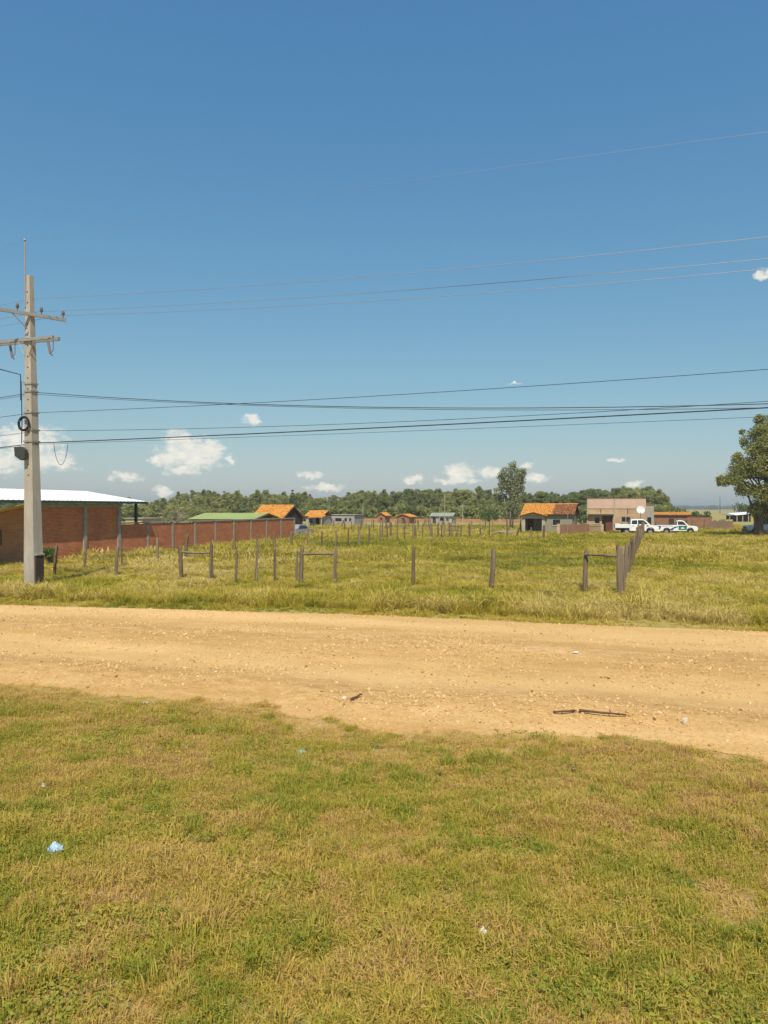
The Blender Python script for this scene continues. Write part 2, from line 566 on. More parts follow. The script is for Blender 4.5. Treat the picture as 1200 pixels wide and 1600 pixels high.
M['car_grey'] = plain('dusty_grey_paint', (0.30, 0.295, 0.28), (0.25, 0.24, 0.22), 2.0, 0.6, 0.3, bmp=0)
M['car_blue'] = plain('blue_vinyl', (0.03, 0.07, 0.30), (0.025, 0.06, 0.26), 4.0, 0.4, 0.4, bmp=0)
M['car_green'] = plain('green_vinyl', (0.02, 0.19, 0.09), (0.018, 0.17, 0.08), 4.0, 0.4, 0.4, bmp=0)
M['headlamp'] = plain('lamp_lens', (0.6, 0.62, 0.65), (0.5, 0.52, 0.55), 5.0, 0.12, 0.6, bmp=0)
M['red_lamp'] = plain('tail_lamp', (0.35, 0.02, 0.02), (0.3, 0.02, 0.02), 5.0, 0.2, 0.5, bmp=0)
M['dish'] = plain('dish_enamel', (0.74, 0.74, 0.73), (0.62, 0.62, 0.61), 5.0, 0.5, 0.4, bmp=0)
M['bag_blue'] = plain('pale_blue_plastic', (0.38, 0.52, 0.66), (0.30, 0.43, 0.57), 12.0, 0.35, 0.5)
M['bag_teal'] = plain('turquoise_plastic', (0.22, 0.46, 0.42), (0.18, 0.38, 0.35), 12.0, 0.35, 0.5)
M['paper'] = plain('white_paper', (0.80, 0.80, 0.78), (0.70, 0.69, 0.66), 9.0, 0.8)


def glass_mat():
    m, nt, b = new_mat('dark_glass')
    b.inputs['Base Color'].default_value = (0.018, 0.022, 0.024, 1)
    b.inputs['Roughness'].default_value = 0.08
    b.inputs['Specular IOR Level'].default_value = 0.6
    return m


M['glass'] = glass_mat()


def tile_mat(name, weather_from):
    m, nt, b = new_mat(name)
    tc = nt.nodes.new('ShaderNodeTexCoord')
    sep = nt.nodes.new('ShaderNodeSeparateXYZ')
    nt.links.new(tc.outputs['Object'], sep.inputs[0])
    n1 = nz(nt, 4.5, 4, 0.7, stretch=(1.0, 0.45, 0.45))
    n2 = nz(nt, 1.2, 6, 0.7)
    c = ramp(nt, [(0.30, (0.26, 0.095, 0.03)), (0.42, (0.48, 0.20, 0.042)), (0.56, (0.60, 0.29, 0.055)), (0.72, (0.64, 0.38, 0.13))], n1)
    dark = ramp(nt, [(0.36, (0.075, 0.035, 0.025)), (0.52, (0.22, 0.075, 0.035)), (0.66, (0.50, 0.26, 0.11))], nz(nt, 3.0, 5, 0.75))
    if weather_from is not None:
        ad = nt.nodes.new('ShaderNodeMath'); ad.operation = 'MULTIPLY_ADD'
        nt.links.new(n2, ad.inputs[0]); ad.inputs[1].default_value = 1.2
        nt.links.new(sep.outputs[0], ad.inputs[2])
        f = maprange(nt, ad.outputs[0], weather_from + 0.5, weather_from + 0.8, 0, 0.9)
        c = mixc(nt, f, c, dark)
    else:
        c = mixc(nt, maprange(nt, n2, 0.55, 0.8, 0, 0.5), c, dark)
    nt.links.new(c, b.inputs['Base Color'])
    return m


M['tile'] = tile_mat('clay_tile', None)
M['tile_weathered'] = tile_mat('weathered_clay_tile', 3.7)

# grass and leaves; the ramps run dry straw -> olive -> green
M['verge_grass'] = leaf_mat('verge_blades', [(0.0, (0.56, 0.36, 0.135)), (0.22, (0.58, 0.41, 0.105)), (0.5, (0.47, 0.38, 0.058)),
                                             (0.75, (0.35, 0.33, 0.045)), (1.0, (0.21, 0.26, 0.032))], trans=0.3, inst='tint')
M['field_grass'] = leaf_mat('field_blades', [(0.0, (0.66, 0.52, 0.18)), (0.3, (0.56, 0.44, 0.085)), (0.55, (0.47, 0.38, 0.048)),
                                             (0.8, (0.35, 0.315, 0.036)), (1.0, (0.22, 0.235, 0.03))], trans=0.3, inst='tint')
M['leaf_wood'] = leaf_mat('woodland_leaves', [(0.0, (0.16, 0.19, 0.058)), (0.5, (0.30, 0.32, 0.10)), (1.0, (0.46, 0.44, 0.16))], trans=0.4, inst='tint')
M['leaf_euc'] = leaf_mat('gum_leaves', [(0.0, (0.15, 0.175, 0.08)), (0.5, (0.27, 0.29, 0.135)), (1.0, (0.42, 0.42, 0.22))], trans=0.3)
M['leaf_big'] = leaf_mat('shade_tree_leaves', [(0.0, (0.125, 0.145, 0.038)), (0.5, (0.255, 0.265, 0.072)), (1.0, (0.42, 0.40, 0.14))], trans=0.3)
M['leaf_bush'] = leaf_mat('bush_leaves', [(0.0, (0.05, 0.085, 0.022)), (0.5, (0.10, 0.15, 0.04)), (1.0, (0.18, 0.22, 0.065))], trans=0.25)

# ------------------------------------------------------------------ the ground
# one sheet out to the horizon
g = MB()
ring = [0, 30, 80, 160, 320, 700, 1600, 4000, 12000]
nseg = 48
gv = [(0, 60, 0)]
for r_ in ring[1:]:
    for k in range(nseg):
        a = 2 * math.pi * k / nseg
        gv.append((r_ * math.cos(a), 60 + r_ * math.sin(a), 0))
gf = [(0, 1 + k, 1 + (k + 1) % nseg) for k in range(nseg)]
for i in range(len(ring) - 2):
    for k in range(nseg):
        a = 1 + i * nseg
        gf.append((a + k, a + nseg + k, a + nseg + (k + 1) % nseg, a + (k + 1) % nseg))
g.add(gv, gf)
tag(g.build('ground', M['ground']), 'flat grassy plain reaching to the horizon', kind='structure')

# road edges as depth over x, taken from the photo and carried on along the road
FAR_E = [(-80, 46.0), (-40, 33.0), (-11.7, 23.6), (-5.6, 22.5), (0, 21.3), (4.9, 19.7), (9.2, 18.5), (40, 8.0), (80, -6.0)]
NEAR_E = [(-80, 39.0), (-40, 25.0), (-14, 16.2), (-6.75, 13.6), (-5.5, 13.3), (-3.1, 12.45), (-0.95, 11.5), (0.36, 10.8), (1.7, 10.5), (3.0, 10.2),
          (4.6, 9.3), (40, -3.0), (80, -17.0)]


def edge(tab, x):
    return np.interp(x, [p[0] for p in tab], [p[1] for p in tab])


def far_edge(x):
    return edge(FAR_E, x) + (fbm(np.asarray(x) * 0.8 + 50, np.asarray(x) * 0, 3) - 0.5) * 0.5


def near_edge(x):
    return edge(NEAR_E, x) + (fbm(np.asarray(x) * 1.1 + 9, np.asarray(x) * 0, 5) - 0.5) * 0.9


xs = np.concatenate([np.arange(-80, -16, 2.0), np.arange(-16, 14, 0.1), np.arange(14, 81, 2.0)])
NR = 90
rd = MB()
ne = near_edge(xs) - 0.35
fe = far_edge(xs) + 0.25
T = np.linspace(0, 1, NR)
RX = np.repeat(xs[:, None], NR, 1)
RY = ne[:, None] * (1 - T) + fe[:, None] * T
# wheel tracks: two smooth dips, loose ridges between
prof = 1.5 * (0.045 * np.exp(-((T - 0.50) / 0.10) ** 2) - 0.03 * np.exp(-((T - 0.27) / 0.07) ** 2) - 0.03 * np.exp(-((T - 0.80) / 0.08) ** 2) + 0.03 * np.exp(-((T - 0.12) / 0.05) ** 2))


def road_h(x, y):
    n_ = near_edge(x) - 0.35; f_ = edge(FAR_E, x) + 0.25
    t = np.clip((y - n_) / (f_ - n_), 0, 1)
    p = np.interp(t, T, prof)
    win = np.clip(np.minimum(t, 1 - t) * 12, 0, 1)
    return 0.006 + win * (0.10 + p + (fbm(x * 1.3, y * 2.2, 11) - 0.5) * 0.05 + (fbm(x * 9, y * 9, 12) - 0.5) * 0.014)


RZ = road_h(RX, RY)
idx = np.arange(len(xs) * NR).reshape(len(xs), NR)
rf = np.stack([idx[:-1, :-1], idx[1:, :-1], idx[1:, 1:], idx[:-1, 1:]], -1).reshape(-1, 4)
me = bpy.data.meshes.new('dirt_road')
me.from_pydata(np.stack([RX, RY, RZ], -1).reshape(-1, 3).tolist(), [], rf.tolist())
me.materials.append(M['road'])
me.polygons.foreach_set('use_smooth', [True] * len(me.polygons))
TT = np.repeat(T[None, :], len(xs), 0) + (fbm(RX * 0.25, RY * 0.5, 15, 3) - 0.5) * 0.10
packed = np.clip(np.exp(-((TT - 0.27) / 0.05) ** 2) + np.exp(-((TT - 0.80) / 0.09) ** 2) + 0.8 * np.exp(-((TT - 0.93) / 0.04) ** 2), 0, 1)
loose = np.clip(np.exp(-((TT - 0.53) / 0.13) ** 2) + np.exp(-((TT - 0.12) / 0.09) ** 2), 0, 1)
for nm_, dt_ in (('packed', packed), ('loose', loose)):
    at_ = me.attributes.new(nm_, 'FLOAT', 'POINT'); at_.data.foreach_set('value', dt_.ravel())
tag(put('dirt_road', me), 'wide orange tan gravel road crossing the picture', kind='structure')


def verge_h(x, y):
    """height of the near grass bank, 0 at the road edge and rising to the highway shoulder"""
    s = np.clip(near_edge(x) - y, 0, 40)
    base = -0.012 + 0.035 * np.clip(s / 0.9, 0, 1) + 0.9 * (1 - np.exp(-(s / 9.0) ** 1.6))
    return base + np.clip(s / 1.3, 0, 1) * ((fbm(x * 0.7, y * 0.7, 21) - 0.5) * 0.14 + (fbm(x * 4, y * 4, 22) - 0.5) * 0.04)


vx = np.concatenate([np.arange(-60, -16, 2.0), np.arange(-16, 12, 0.16), np.arange(12, 61, 2.0)])
NV = 130
vt = np.linspace(0, 1, NV) ** 1.5
ve = near_edge(vx)
VX = np.repeat(vx[:, None], NV, 1)
VY = ve[:, None] * (1 - vt) + (np.minimum(ve - 6, -12.0))[:, None] * vt
VZ = verge_h(VX, VY)
VZ[:, 0] = -0.02
idx = np.arange(len(vx) * NV).reshape(len(vx), NV)
vf = np.stack([idx[:-1, 1:], idx[1:, 1:], idx[1:, :-1], idx[:-1, :-1]], -1).reshape(-1, 4)
me = bpy.data.meshes.new('grass_verge')
me.from_pydata(np.stack([VX, VY, VZ], -1).reshape(-1, 3).tolist(), [], vf.tolist())
me.materials.append(M['verge'])
me.polygons.foreach_set('use_smooth', [True] * len(me.polygons))
dirt = np.clip(1.25 - (near_edge(VX) - VY) / 1.5 + (fbm(VX * 1.5, VY * 1.5, 27, 4) - 0.5) * 2.6, 0, 1)
at_ = me.attributes.new('dirt', 'FLOAT', 'POINT'); at_.data.foreach_set('value', dirt.ravel())
tag(put('verge_ground', me), 'soil of the near grass bank sloping down to the road', kind='structure')


def ground_at(x, y):
    return float(verge_h(np.array([x]), np.array([y]))[0]) if y < float(edge(NEAR_E, x)) else (
        float(road_h(np.array([x]), np.array([y]))[0]) if y < float(edge(FAR_E, x)) else 0.0)


def on_ground(px, py):
    """where the ray through photo pixel (px, py) meets the ground"""
    lo, hi = 2.0, 200.0
    for _ in range(60):
        d = (lo + hi) / 2
        z = zrow(py, d)
        if z > ground_at((px - 600) / FPX * d, d):
            lo = d
        else:
            hi = d
    x = (px - 600) / FPX * lo
    return Vector((x, lo, ground_at(x, lo)))


# ------------------------------------------------------------------ utility pole and cables
PD = 28.8
PB = at(53, PD, 0)
LEAN = Vector((-0.17, 0, 0))
PTOP = zrow(431, PD)
pole = tag(empty('utility_pole', PB, GRID), 'tall tapered concrete utility pole beside the dirt road', 'utility pole')
LL = Matrix.Rotation(-GRID, 3, 'Z') @ LEAN


def pc(z):      # pole centre at height z, local
    return (LL.x * z / PTOP, LL.y * z / PTOP, z)


p = MB()
for i in range(12):
    z0 = -0.3 + (PTOP + 0.3) * i / 12; z1 = -0.3 + (PTOP + 0.3) * (i + 1) / 12
    h = lambda z: 0.245 - 0.145 * z / PTOP
    p.taper(pc(z0), h(z0), pc(z1), h(z1))
p.build('shaft', M['concrete'], pole)
# side flange with step holes, lighter strip up the front face
hole = MB().box(-0.03, 0.03, -0.004, 0.01, 0, 0.05).mesh('step_hole', M['dark_metal'])
for z in np.arange(4.2, PTOP - 0.3, 0.4):
    c = pc(z); hh = 0.245 - 0.145 * z / PTOP
    put('step_hole', hole, pole, (c[0], c[1] - hh, z))
s = MB()
c = pc(0.6)
s.box(c[0] + 0.225, c[0] + 0.305, c[1] - 0.19, c[1] + 0.19, -0.2, 1.25)
gd = s.build('dark_recess_panel', M['dark_wood'], pole)  # dark panel standing in for a recess low on the pole
MB().box(c[0] + 0.224, c[0] + 0.33, c[1] - 0.21, c[1] + 0.21, 1.252, 1.30).build('panel_cap', M['concrete2'], pole)
s = MB()
c = pc(PTOP)
zr = zrow(377, PD)
s.tube([(c[0] - 0.07, c[1] - 0.12, PTOP - 1.2), (c[0] - 0.09, c[1] - 0.13, zr)], [0.028, 0.022], 6)
s.tube([(c[0] - 0.09, c[1] - 0.13, zr), (c[0] - 0.09, c[1] - 0.13, zr + 0.05)], [0.06, 0.04], 8)
s.build('top_rod', M['grey_metal'], pole)


def insulator(parent, p0, h=0.28, r=0.07):
    b = MB()
    n = 10
    prof_ = [(0.02, 0), (0.02, h * 0.35), (r, h * 0.4), (r * 0.7, h * 0.55), (r * 0.95, h * 0.6), (r * 0.6, h * 0.78), (r * 0.7, h * 0.85), (0.03, h)]
    vs = [(p0[0] + rr * math.cos(2 * math.pi * j / n), p0[1] + rr * math.sin(2 * math.pi * j / n), p0[2] + zz) for rr, zz in prof_ for j in range(n)]
    fs = [(i * n + j, i * n + (j + 1) % n, (i + 1) * n + (j + 1) % n, (i + 1) * n + j) for i in range(len(prof_) - 1) for j in range(n)]
    fs += [tuple((len(prof_) - 1) * n + j for j in range(n))]
    b.add(vs, fs)
    return b.build('insulator', M['porcelain'], parent, True)


def fuse(parent, p0):
    """drop-out fuse hanging from a crossarm end"""
    b = MB()
    x, y, z = p0
    b.tube([(x, y, z), (x - 0.12, y - 0.05, z - 0.08), (x - 0.10, y - 0.05, z - 0.16)], 0.022, 6)
    b.tube([(x - 0.10, y - 0.05, z - 0.14), (x + 0.02, y - 0.05, z - 0.62)], 0.045, 8)
    b.tube([(x + 0.03, y - 0.05, z - 0.60), (x + 0.14, y - 0.05, z - 0.5), (x + 0.15, y - 0.05, z - 0.1), (x + 0.05, y, z)], 0.016, 6)
    b.tube([(x - 0.02, y - 0.05, z - 0.58), (x + 0.10, y - 0.05, z - 0.68)], 0.03, 6)
    return b.build('fuse_cutout', M['porcelain'], parent)


# lower crossarm along the road, upper one out over it (directions read off the photo)
z_low = zrow(532, PD)
c = pc(z_low)
arm = MB()
for dy in (-0.17, 0.13):
    arm.box(c[0] - 1.75, c[0] + 1.22, c[1] + dy - 0.05, c[1] + dy + 0.05, z_low - 0.06, z_low + 0.06)
arm.build('crossarm', M['grey_metal'], pole)
for dx in (-0.7, 0.7):
    MB().tube([(c[0] + dx * 0.55, c[1] - 0.2, z_low - 0.05), (c[0] + dx * 0.16, c[1] - 0.18, z_low - 0.55)], 0.02, 5).build('brace', M['grey_metal'], pole)
fuse(pole, (c[0] + 1.15, c[1] - 0.2, z_low))
fuse(pole, (c[0] - 0.62, c[1] - 0.2, z_low - 0.02))
fuse(pole, (c[0] - 1.55, c[1] - 0.2, z_low))
z_up = zrow(493, PD)
c = pc(z_up)
MA = Matrix.Translation(Vector(c)) @ Matrix.Rotation(R(62), 4, 'Z')
arm = MB()
arm.box(-2.1, 1.25, -0.24, -0.15, -0.06, 0.06, mat=MA)
arm.build('crossarm', M['grey_metal'], pole)
for dx in (0.35, 1.15, -0.5, -1.6):
    q = MA @ Vector((dx, -0.19, 0.06))
    insulator(pole, q)
MB().tube([MA @ Vector((-0.75, -0.2, 0)), MA @ Vector((-0.14, -0.16, -0.55))], 0.02, 5).build('brace', M['grey_metal'], pole)
# cable coil, splice box, small clamps
zc = zrow(663, PD)
c = pc(zc)
b = MB()
for k, rr in enumerate((0.24, 0.21, 0.27, 0.23)):
    pts = [(c[0] - 0.10 + rr * math.cos(2 * math.pi * j / 20), c[1] - 0.24 - 0.02 * k, zc + rr * math.sin(2 * math.pi * j / 20)) for j in range(21)]
    b.tube(pts, 0.02, 5, caps=False)
b.build('cable_coil', M['black_rubber'], pole)
zb = zrow(709, PD)
c = pc(zb)
b = MB()
b.prism([(-0.44, 0.22), (-0.12, 0.24), (0.06, 0.1), (0.06, -0.2), (-0.14, -0.26), (-0.40, -0.1)], 0, 0.16)
b = MB().add([(v_[0] + c[0], v_[1] + c[1] - 0.42, v_[2] + zb) for v_ in b.v], b.f)
b.build('splice_box', M['dark_metal'], pole)
for py, dx in ((612, -0.22), (645, 0.1), (672, 0.16), (690, 0.0), (600, -0.26)):
    z = zrow(py, PD); c = pc(z); hh = 0.245 - 0.145 * z / PTOP
    MB().box(c[0] - hh - 0.03, c[0] + hh + 0.03, c[1] - hh - 0.03, c[1] + hh + 0.03, z - 0.03, z + 0.03).build('band_clamp', M['grey_metal'], pole)
b = MB()
c = pc(8.0)
b.tube([pc(7.6), (c[0] - 0.24, c[1] - 0.22, 7.7), (c[0] - 0.22, c[1] - 0.2, 6.2), (c[0] - 0.2, c[1] - 0.24, 5.4)], 0.018, 5)
b.tube([(c[0] - 2.6, c[1] - 0.25, 8.35), (c[0] - 1.2, c[1] - 0.25, 8.2), (c[0] - 0.25, c[1] - 0.24, 7.95), (c[0] - 0.24, c[1] - 0.24, 7.0)], 0.02, 5)
b.build('down_lead', M['cable'], pole)


def line_pt(px, py, off=0.0):
    """point on the vertical plane of the cable run through the pole, seen at (px, py)"""
    k = (px - 600) / FPX
    o = PB + V * off
    d = (o.y + 0.35 * o.x) / (1 + 0.35 * k)
    return Vector((k * d, d, zrow(py, d)))


def cable(name, label, pts, rad, mat, off=0.0, cat='power line', s1=62.0, left=None, group='cables strung along the road'):
    P = [line_pt(px, py, off) for px, py in pts]
    o = PB + V * off
    sv = [(q - o).dot(U) for q in P]
    co = np.polyfit(sv, [q.z for q in P], min(2, len(P) - 1))
    ss = list(np.linspace(sv[0], s1, 60))
    path = [o + U * s_ + Vector((0, 0, float(np.polyval(co, s_)))) for s_ in ss]
    if left is not None:
        z0 = path[0].z
        pre = []
        for s_ in np.linspace(-45, sv[0], 26)[:-1]:
            t = (s_ - sv[0]) / -45.0
            pre.append(o + U * s_ + Vector((0, 0, z0 + left * t - 3.2 * t * (1 - t))))
        path = pre + path
    root = MB()
    base = path[0].copy()
    root.tube([q - base for q in path], rad, 5)
    ob = root.build(name, mat, None, True)
    ob.location = base
    return tag(ob, label, cat, group)


cable('power_line', 'thin uppermost wire running from the tip of the pole rod', [(40, 377), (600, 288), (1200, 206)], 0.0033, M['alu_wire'], left=0.3)
cable('power_line', 'top wire of the three bare wires, highest on the right side', [(52, 467), (600, 430), (1200, 370)], 0.0085, M['alu_wire'], left=0.2)
cable('power_line', 'middle wire of the three bare wires below the topmost ones', [(62, 487), (600, 456), (1200, 404)], 0.0085, M['alu_wire'], off=0.3, left=0.2)
cable('power_line', 'bottom wire of the three bare wires above the crossarm', [(95, 493), (600, 469), (1200, 420)], 0.0085, M['alu_wire'], off=0.6, left=0.1)
cable('overhead_cable', 'thick black cable sagging almost level across the sky above the cloud', [(54, 613), (350, 630), (1200, 631)], 0.012, M['cable'], cat='cable', left=-0.3)
cable('overhead_cable', 'thin cable running just under the thick black cable from the pole', [(54, 616), (380, 633), (1200, 637)], 0.008, M['cable'], cat='cable', off=0.1, left=0.0)
cable('overhead_cable', 'single cable rising to the right between bare wires and lower bundle', [(54, 645), (600, 618), (1200, 577)], 0.009, M['cable'], cat='cable', left=0.3)
cable('overhead_cable', 'upper cable of the low bundle passing through the big cloud', [(62, 673), (600, 660), (1200, 627)], 0.008, M['cable'], cat='cable', left=-0.2)
cable('overhead_cable', 'black middle cable of the low bundle leaving the splice box', [(60, 692), (600, 668), (1200, 637)], 0.018, M['cable'], cat='cable', left=-0.2)
cable('overhead_cable', 'lowest and thinnest cable of the low bundle', [(60, 694), (600, 675), (1200, 651)], 0.006, M['cable'], cat='cable', off=-0.05, left=-0.1)
b = MB()
q0 = line_pt(84, 692); q1 = line_pt(106, 694)
pts = []
for k in range(13):
    t = k / 12
    q = q0.lerp(q1, t)
    pts.append(q + Vector((0, 0, -0.78 * math.sin(math.pi * t) ** 0.6)))
base = pts[0].copy()
ob = b.tube([q - base for q in pts], 0.010, 5).build('cable_loop', M['cable'], None, True)
ob.location = base
tag(ob, 'slack loop of thin cable hanging under the low bundle beside the pole', 'cable')

# ------------------------------------------------------------------ fences
def post_mesh(h, r, seed, mat, square=False):
    """a rough split or sawn post with a worn top"""
    rr = random.Random(seed)
    b = MB()
    n = 7
    lv = [-0.25, 0.0, h * 0.33, h * 0.66, h * 0.93, h]
    bend = (rr.uniform(-0.10, 0.10), rr.uniform(-0.06, 0.06))
    ph = rr.uniform(0, 6)
    prof_ = [rr.uniform(0.66, 1.25) for _ in range(n)]
    vs = []
    for i, z in enumerate(lv):
        t = max(0, z) / h
        sc = r * (1.06 - 0.12 * t) * (0.82 if i == len(lv) - 1 else 1)
        for j in range(n):
            a = ph + 2 * math.pi * j / n
            k = prof_[j] * rr.uniform(0.93, 1.07)
            zz = z + (rr.uniform(-0.09, 0.03) if i == len(lv) - 1 else 0)
            vs.append((sc * k * math.cos(a) + bend[0] * t * t + bend[1] * math.sin(3 * t), sc * k * math.sin(a), zz))
    fs = [(i * n + j, i * n + (j + 1) % n, (i + 1) * n + (j + 1) % n, (i + 1) * n + j) for i in range(len(lv) - 1) for j in range(n)]
    fs.append(tuple((len(lv) - 1) * n + j for j in range(n)))
    b.add(vs, fs)
    return b.mesh('post', mat)


POSTS = [post_mesh(1.0, 0.075, 100 + k, M['post'] if k % 2 else M['post2']) for k in range(8)]
pcount = [0]


def post(parent, p, h, r=0.075, tilt=0.04):
    """p is in world space, the fence root sits at p0"""
    pcount[0] += 1
    o = put('post', POSTS[pcount[0] * 5 % 8], parent, p - parent.location, random.uniform(0, 6.28))
    o.rotation_euler = (random.gauss(0, tilt), random.gauss(0, tilt), random.uniform(0, 6.28))
    o.scale = (r / 0.075, r / 0.075, h)
    return o


def strands(parent, pts, heights, rad=0.004):
    for hz in heights:
        b = MB()
        path = []
        for a, c_ in zip(pts[:-1], pts[1:]):
            for t in (0, 0.5):
                q = a.lerp(c_, t)
                path.append(q - parent.location + Vector((0, 0, hz - (0.03 if t else 0))))
        path.append(pts[-1] - parent.location + Vector((0, 0, hz)))
        b.tube(path, rad, 3, caps=False)
        b.build('wire', M['alu_wire'], parent)


def rail(parent, p0, p1, r=0.05):
    a = p0 - parent.location; c_ = p1 - parent.location
    m = a.lerp(c_, 0.5) + Vector((0, 0, random.uniform(-0.03, 0.03)))
    MB().tube([a, m, c_], [r, r * 1.1, r * 0.9], 6).build('rail', M['post2'], parent)


# fence along the road: column, row of top, row of foot
FA = [(85, 851, 900, .07), (182, 853, 901, .085), (283, 853, 906, .085), (328, 849, 907, .10), (368, 858, 911, .06), (400, 846, 910, .06),
      (430, 858, 911, .06), (464, 861, 911, .055), (470, 854, 913, .095), (523, 855, 912, .09), (646, 855, 916, .095), (767, 855, 922, .09),
      (914, 857, 926, .10), (970, 852, 933, .095)]
root = tag(empty('wire_fence', at(85, depth(902), 0)), 'weathered post and wire fence running along the far side of the road', 'fence')
pts = []
for px, yt, yb, r_ in FA:
    d = depth(yb)
    q = at(px, d, 0)
    h = zrow(yt, d)
    post(root, q, h, r_ * 0.92, 0.03)
    pts.append(q)
strands(root, pts, (0.45, 0.75, 1.05, 1.3))


def fa(i, z):
    q = pts[i].copy(); q.z = z
    return q


rail(root, fa(2, 1.17), fa(3, 1.15))
rail(root, fa(8, 1.19), fa(9, 1.19))
rail(root, fa(12, 1.36), fa(13, 1.36), 0.045)
b = MB()
b.tube([fa(12, 1.3) - root.location, fa(13, 0.35) - root.location], 0.004, 4)
b.build('brace_wire', M['alu_wire'], root)
# two thinner companions strapped to the brace posts
post(root, at(332, depth(907) - 0.1), 1.62, 0.05)
post(root, at(974, depth(932)), 1.55, 0.06)

# fence from the road to the far houses, right of the middle
root = tag(empty('wire_fence', at(970, 26.1, 0)), 'closely spaced post fence running away from the road towards the white pickups', 'fence')
p0 = at(972, 27.2, 0)
pts = []
s_ = 0.6
while s_ < 72:
    q = p0 + V * s_
    post(root, q, random.uniform(1.2, 1.75), random.uniform(0.045, 0.085), 0.06)
    pts.append(q)
    s_ += random.uniform(1.2, 2.0) if s_ < 30 else random.uniform(1.4, 2.2)
strands(root, pts[::3], (0.5, 0.9, 1.25))

# fence running away on the left side, then towards the middle
root = tag(empty('wire_fence', at(131, 36.5, 0)), 'row of thin posts slanting away from the brick wall to the middle of the field', 'fence')
pts = []
for px in (131, 190, 247, 290, 366, 402, 430, 455, 481, 503, 524, 543, 561, 577, 593, 606, 620, 633, 646, 660, 672, 684, 694, 703, 712, 720):
    k = (px - 600) / FPX
    d = (13.9 + 0.55 * 36.5) / (0.55 - k)
    q = at(px, d, 0)
    post(root, q, random.uniform(1.4, 1.75), random.uniform(0.05, 0.085), 0.05)
    pts.append(q)
strands(root, pts, (0.6, 1.0))

# far cross fences
def cross_fence(px0, px1, d0, d1, step, label, hmin=1.2, hmax=1.7, rmin=0.05, rmax=0.1):
    a = at(px0, d0, 0); c_ = at(px1, d1, 0)
    rt = tag(empty('wire_fence', a), label, 'fence')
    n = max(2, int((c_ - a).length / step))
    ps = []
    for i in range(n + 1):
        q = a.lerp(c_, min(1, max(0, (i + random.uniform(-.25, .25)) / n)))
        post(rt, q, random.uniform(hmin, hmax), random.uniform(rmin, rmax), 0.07)
        ps.append(q)
    strands(rt, ps[::2], (0.6, 1.0))
    return rt


fc = cross_fence(596, 852, 76, 70, 1.15, 'dense short fence of dark posts crossing the middle of the field')
rail(fc, at(700, 73.6, 1.3), at(718, 73.2, 1.3), 0.06)
rail(fc, at(700, 73.6, 0.9), at(718, 73.2, 0.9), 0.06)
cross_fence(520, 912, 112, 88, 1.9, 'far thin post fence in front of the tiled house')
cross_fence(540, 700, 96, 132, 2.0, 'faint distant posts receding towards the woodland edge')
cross_fence(1022, 1108, 95, 104, 1.5, 'low brown post fence behind the police style pickup and brick wall'.replace('police style ', 'green door '), 1.3, 1.7)
# paling fence at the right
a = at(1108, 106, 0); c_ = at(1141, 104, 0)
rt = tag(empty('paling_fence', a), 'grey upright paling fence standing in the grass left of the big tree', 'fence')
pal = MB().box(-0.07, 0.07, -0.015, 0.015, -0.1, 1.0).mesh('paling', M['post2'])
for i in range(15):
    q = a.lerp(c_, i / 14)
    o = put('paling', pal, rt, q - a, GRID + random.uniform(-0.1, 0.1))
    o.scale = (random.uniform(0.8, 1.3), 1, random.uniform(1.15, 1.5))
MB().tube([Vector((0, 0.03, 0.9)), c_ - a + Vector((0, 0.03, 0.9))], 0.03, 4).build('rail', M['post2'], rt)

# ------------------------------------------------------------------ brick shed and boundary wall on the left
W0 = Vector((-17.9, 39.3, 0)); W1 = Vector((-15.7, 46.0, 0))
WD = (W1 - W0).normalized(); WL = (W1 - W0).length
WA = math.atan2(WD.y, WD.x) - math.pi / 2      # local y runs along the wall away from the road
shed = tag(empty('brick_shed', W0, WA), 'red brick shed with a broad white metal roof and concrete columns', 'shed')
MB().wall(-0.15, 0.0, -0.0, WL, -0.1, 3.06).build('side_wall', M['brick'], shed)
MB().box(-0.19, 0.04, 0.0, WL + 0.02, 3.065, 3.25).build('ring_beam', M['concrete2'], shed)
for yy in (0.25, WL * 0.56, WL - 0.13):
    MB().box(-0.2, 0.07, yy - 0.13, yy + 0.13, -0.1, 3.055).build('column', M['concrete2'], shed)
MB().box(-9.0, -0.16, WL - 0.16, WL - 0.01, -0.1, 2.95).build('back_wall', M['brick'], shed)
# front wall with the raking ochre coping and a dark window
fr = MB()
fr.wall(-4.5, -0.16, -0.16, -0.01, -0.1, 2.3, [(-2.6, -1.75, 1.1, 1.9)])
fr.prism([(-4.5, 2.3), (-0.16, 2.3), (-0.16, 3.05), (-4.5, 2.05 + 0.26)], -0.16, -0.01)
fr.build('front_wall', M['brick_light'], shed)
b = MB()
b.add([(-4.6, -0.24, 2.32), (-0.1, -0.24, 3.06), (-0.1, -0.24, 3.2), (-4.6, -0.24, 2.46), (-4.6, 0.02, 2.32), (-0.1, 0.02, 3.06), (-0.1, 0.02, 3.2), (-4.6, 0.02, 2.46)],
      [(0, 1, 2, 3), (7, 6, 5, 4), (3, 2, 6, 7), (0, 4, 5, 1), (1, 5, 6, 2), (0, 3, 7, 4)])
b.build('gable_coping', M['yellow'], shed)
w = MB().box(-2.6, -1.75, -0.07, -0.05, 1.1, 1.9).build('window', M['glass'], shed)
MB().wall(-2.6, -1.75, -0.10, -0.071, 1.1, 1.9, [(-2.54, -2.2, 1.16, 1.84), (-2.15, -1.81, 1.16, 1.84)]).build('frame', M['dark_metal'], w)
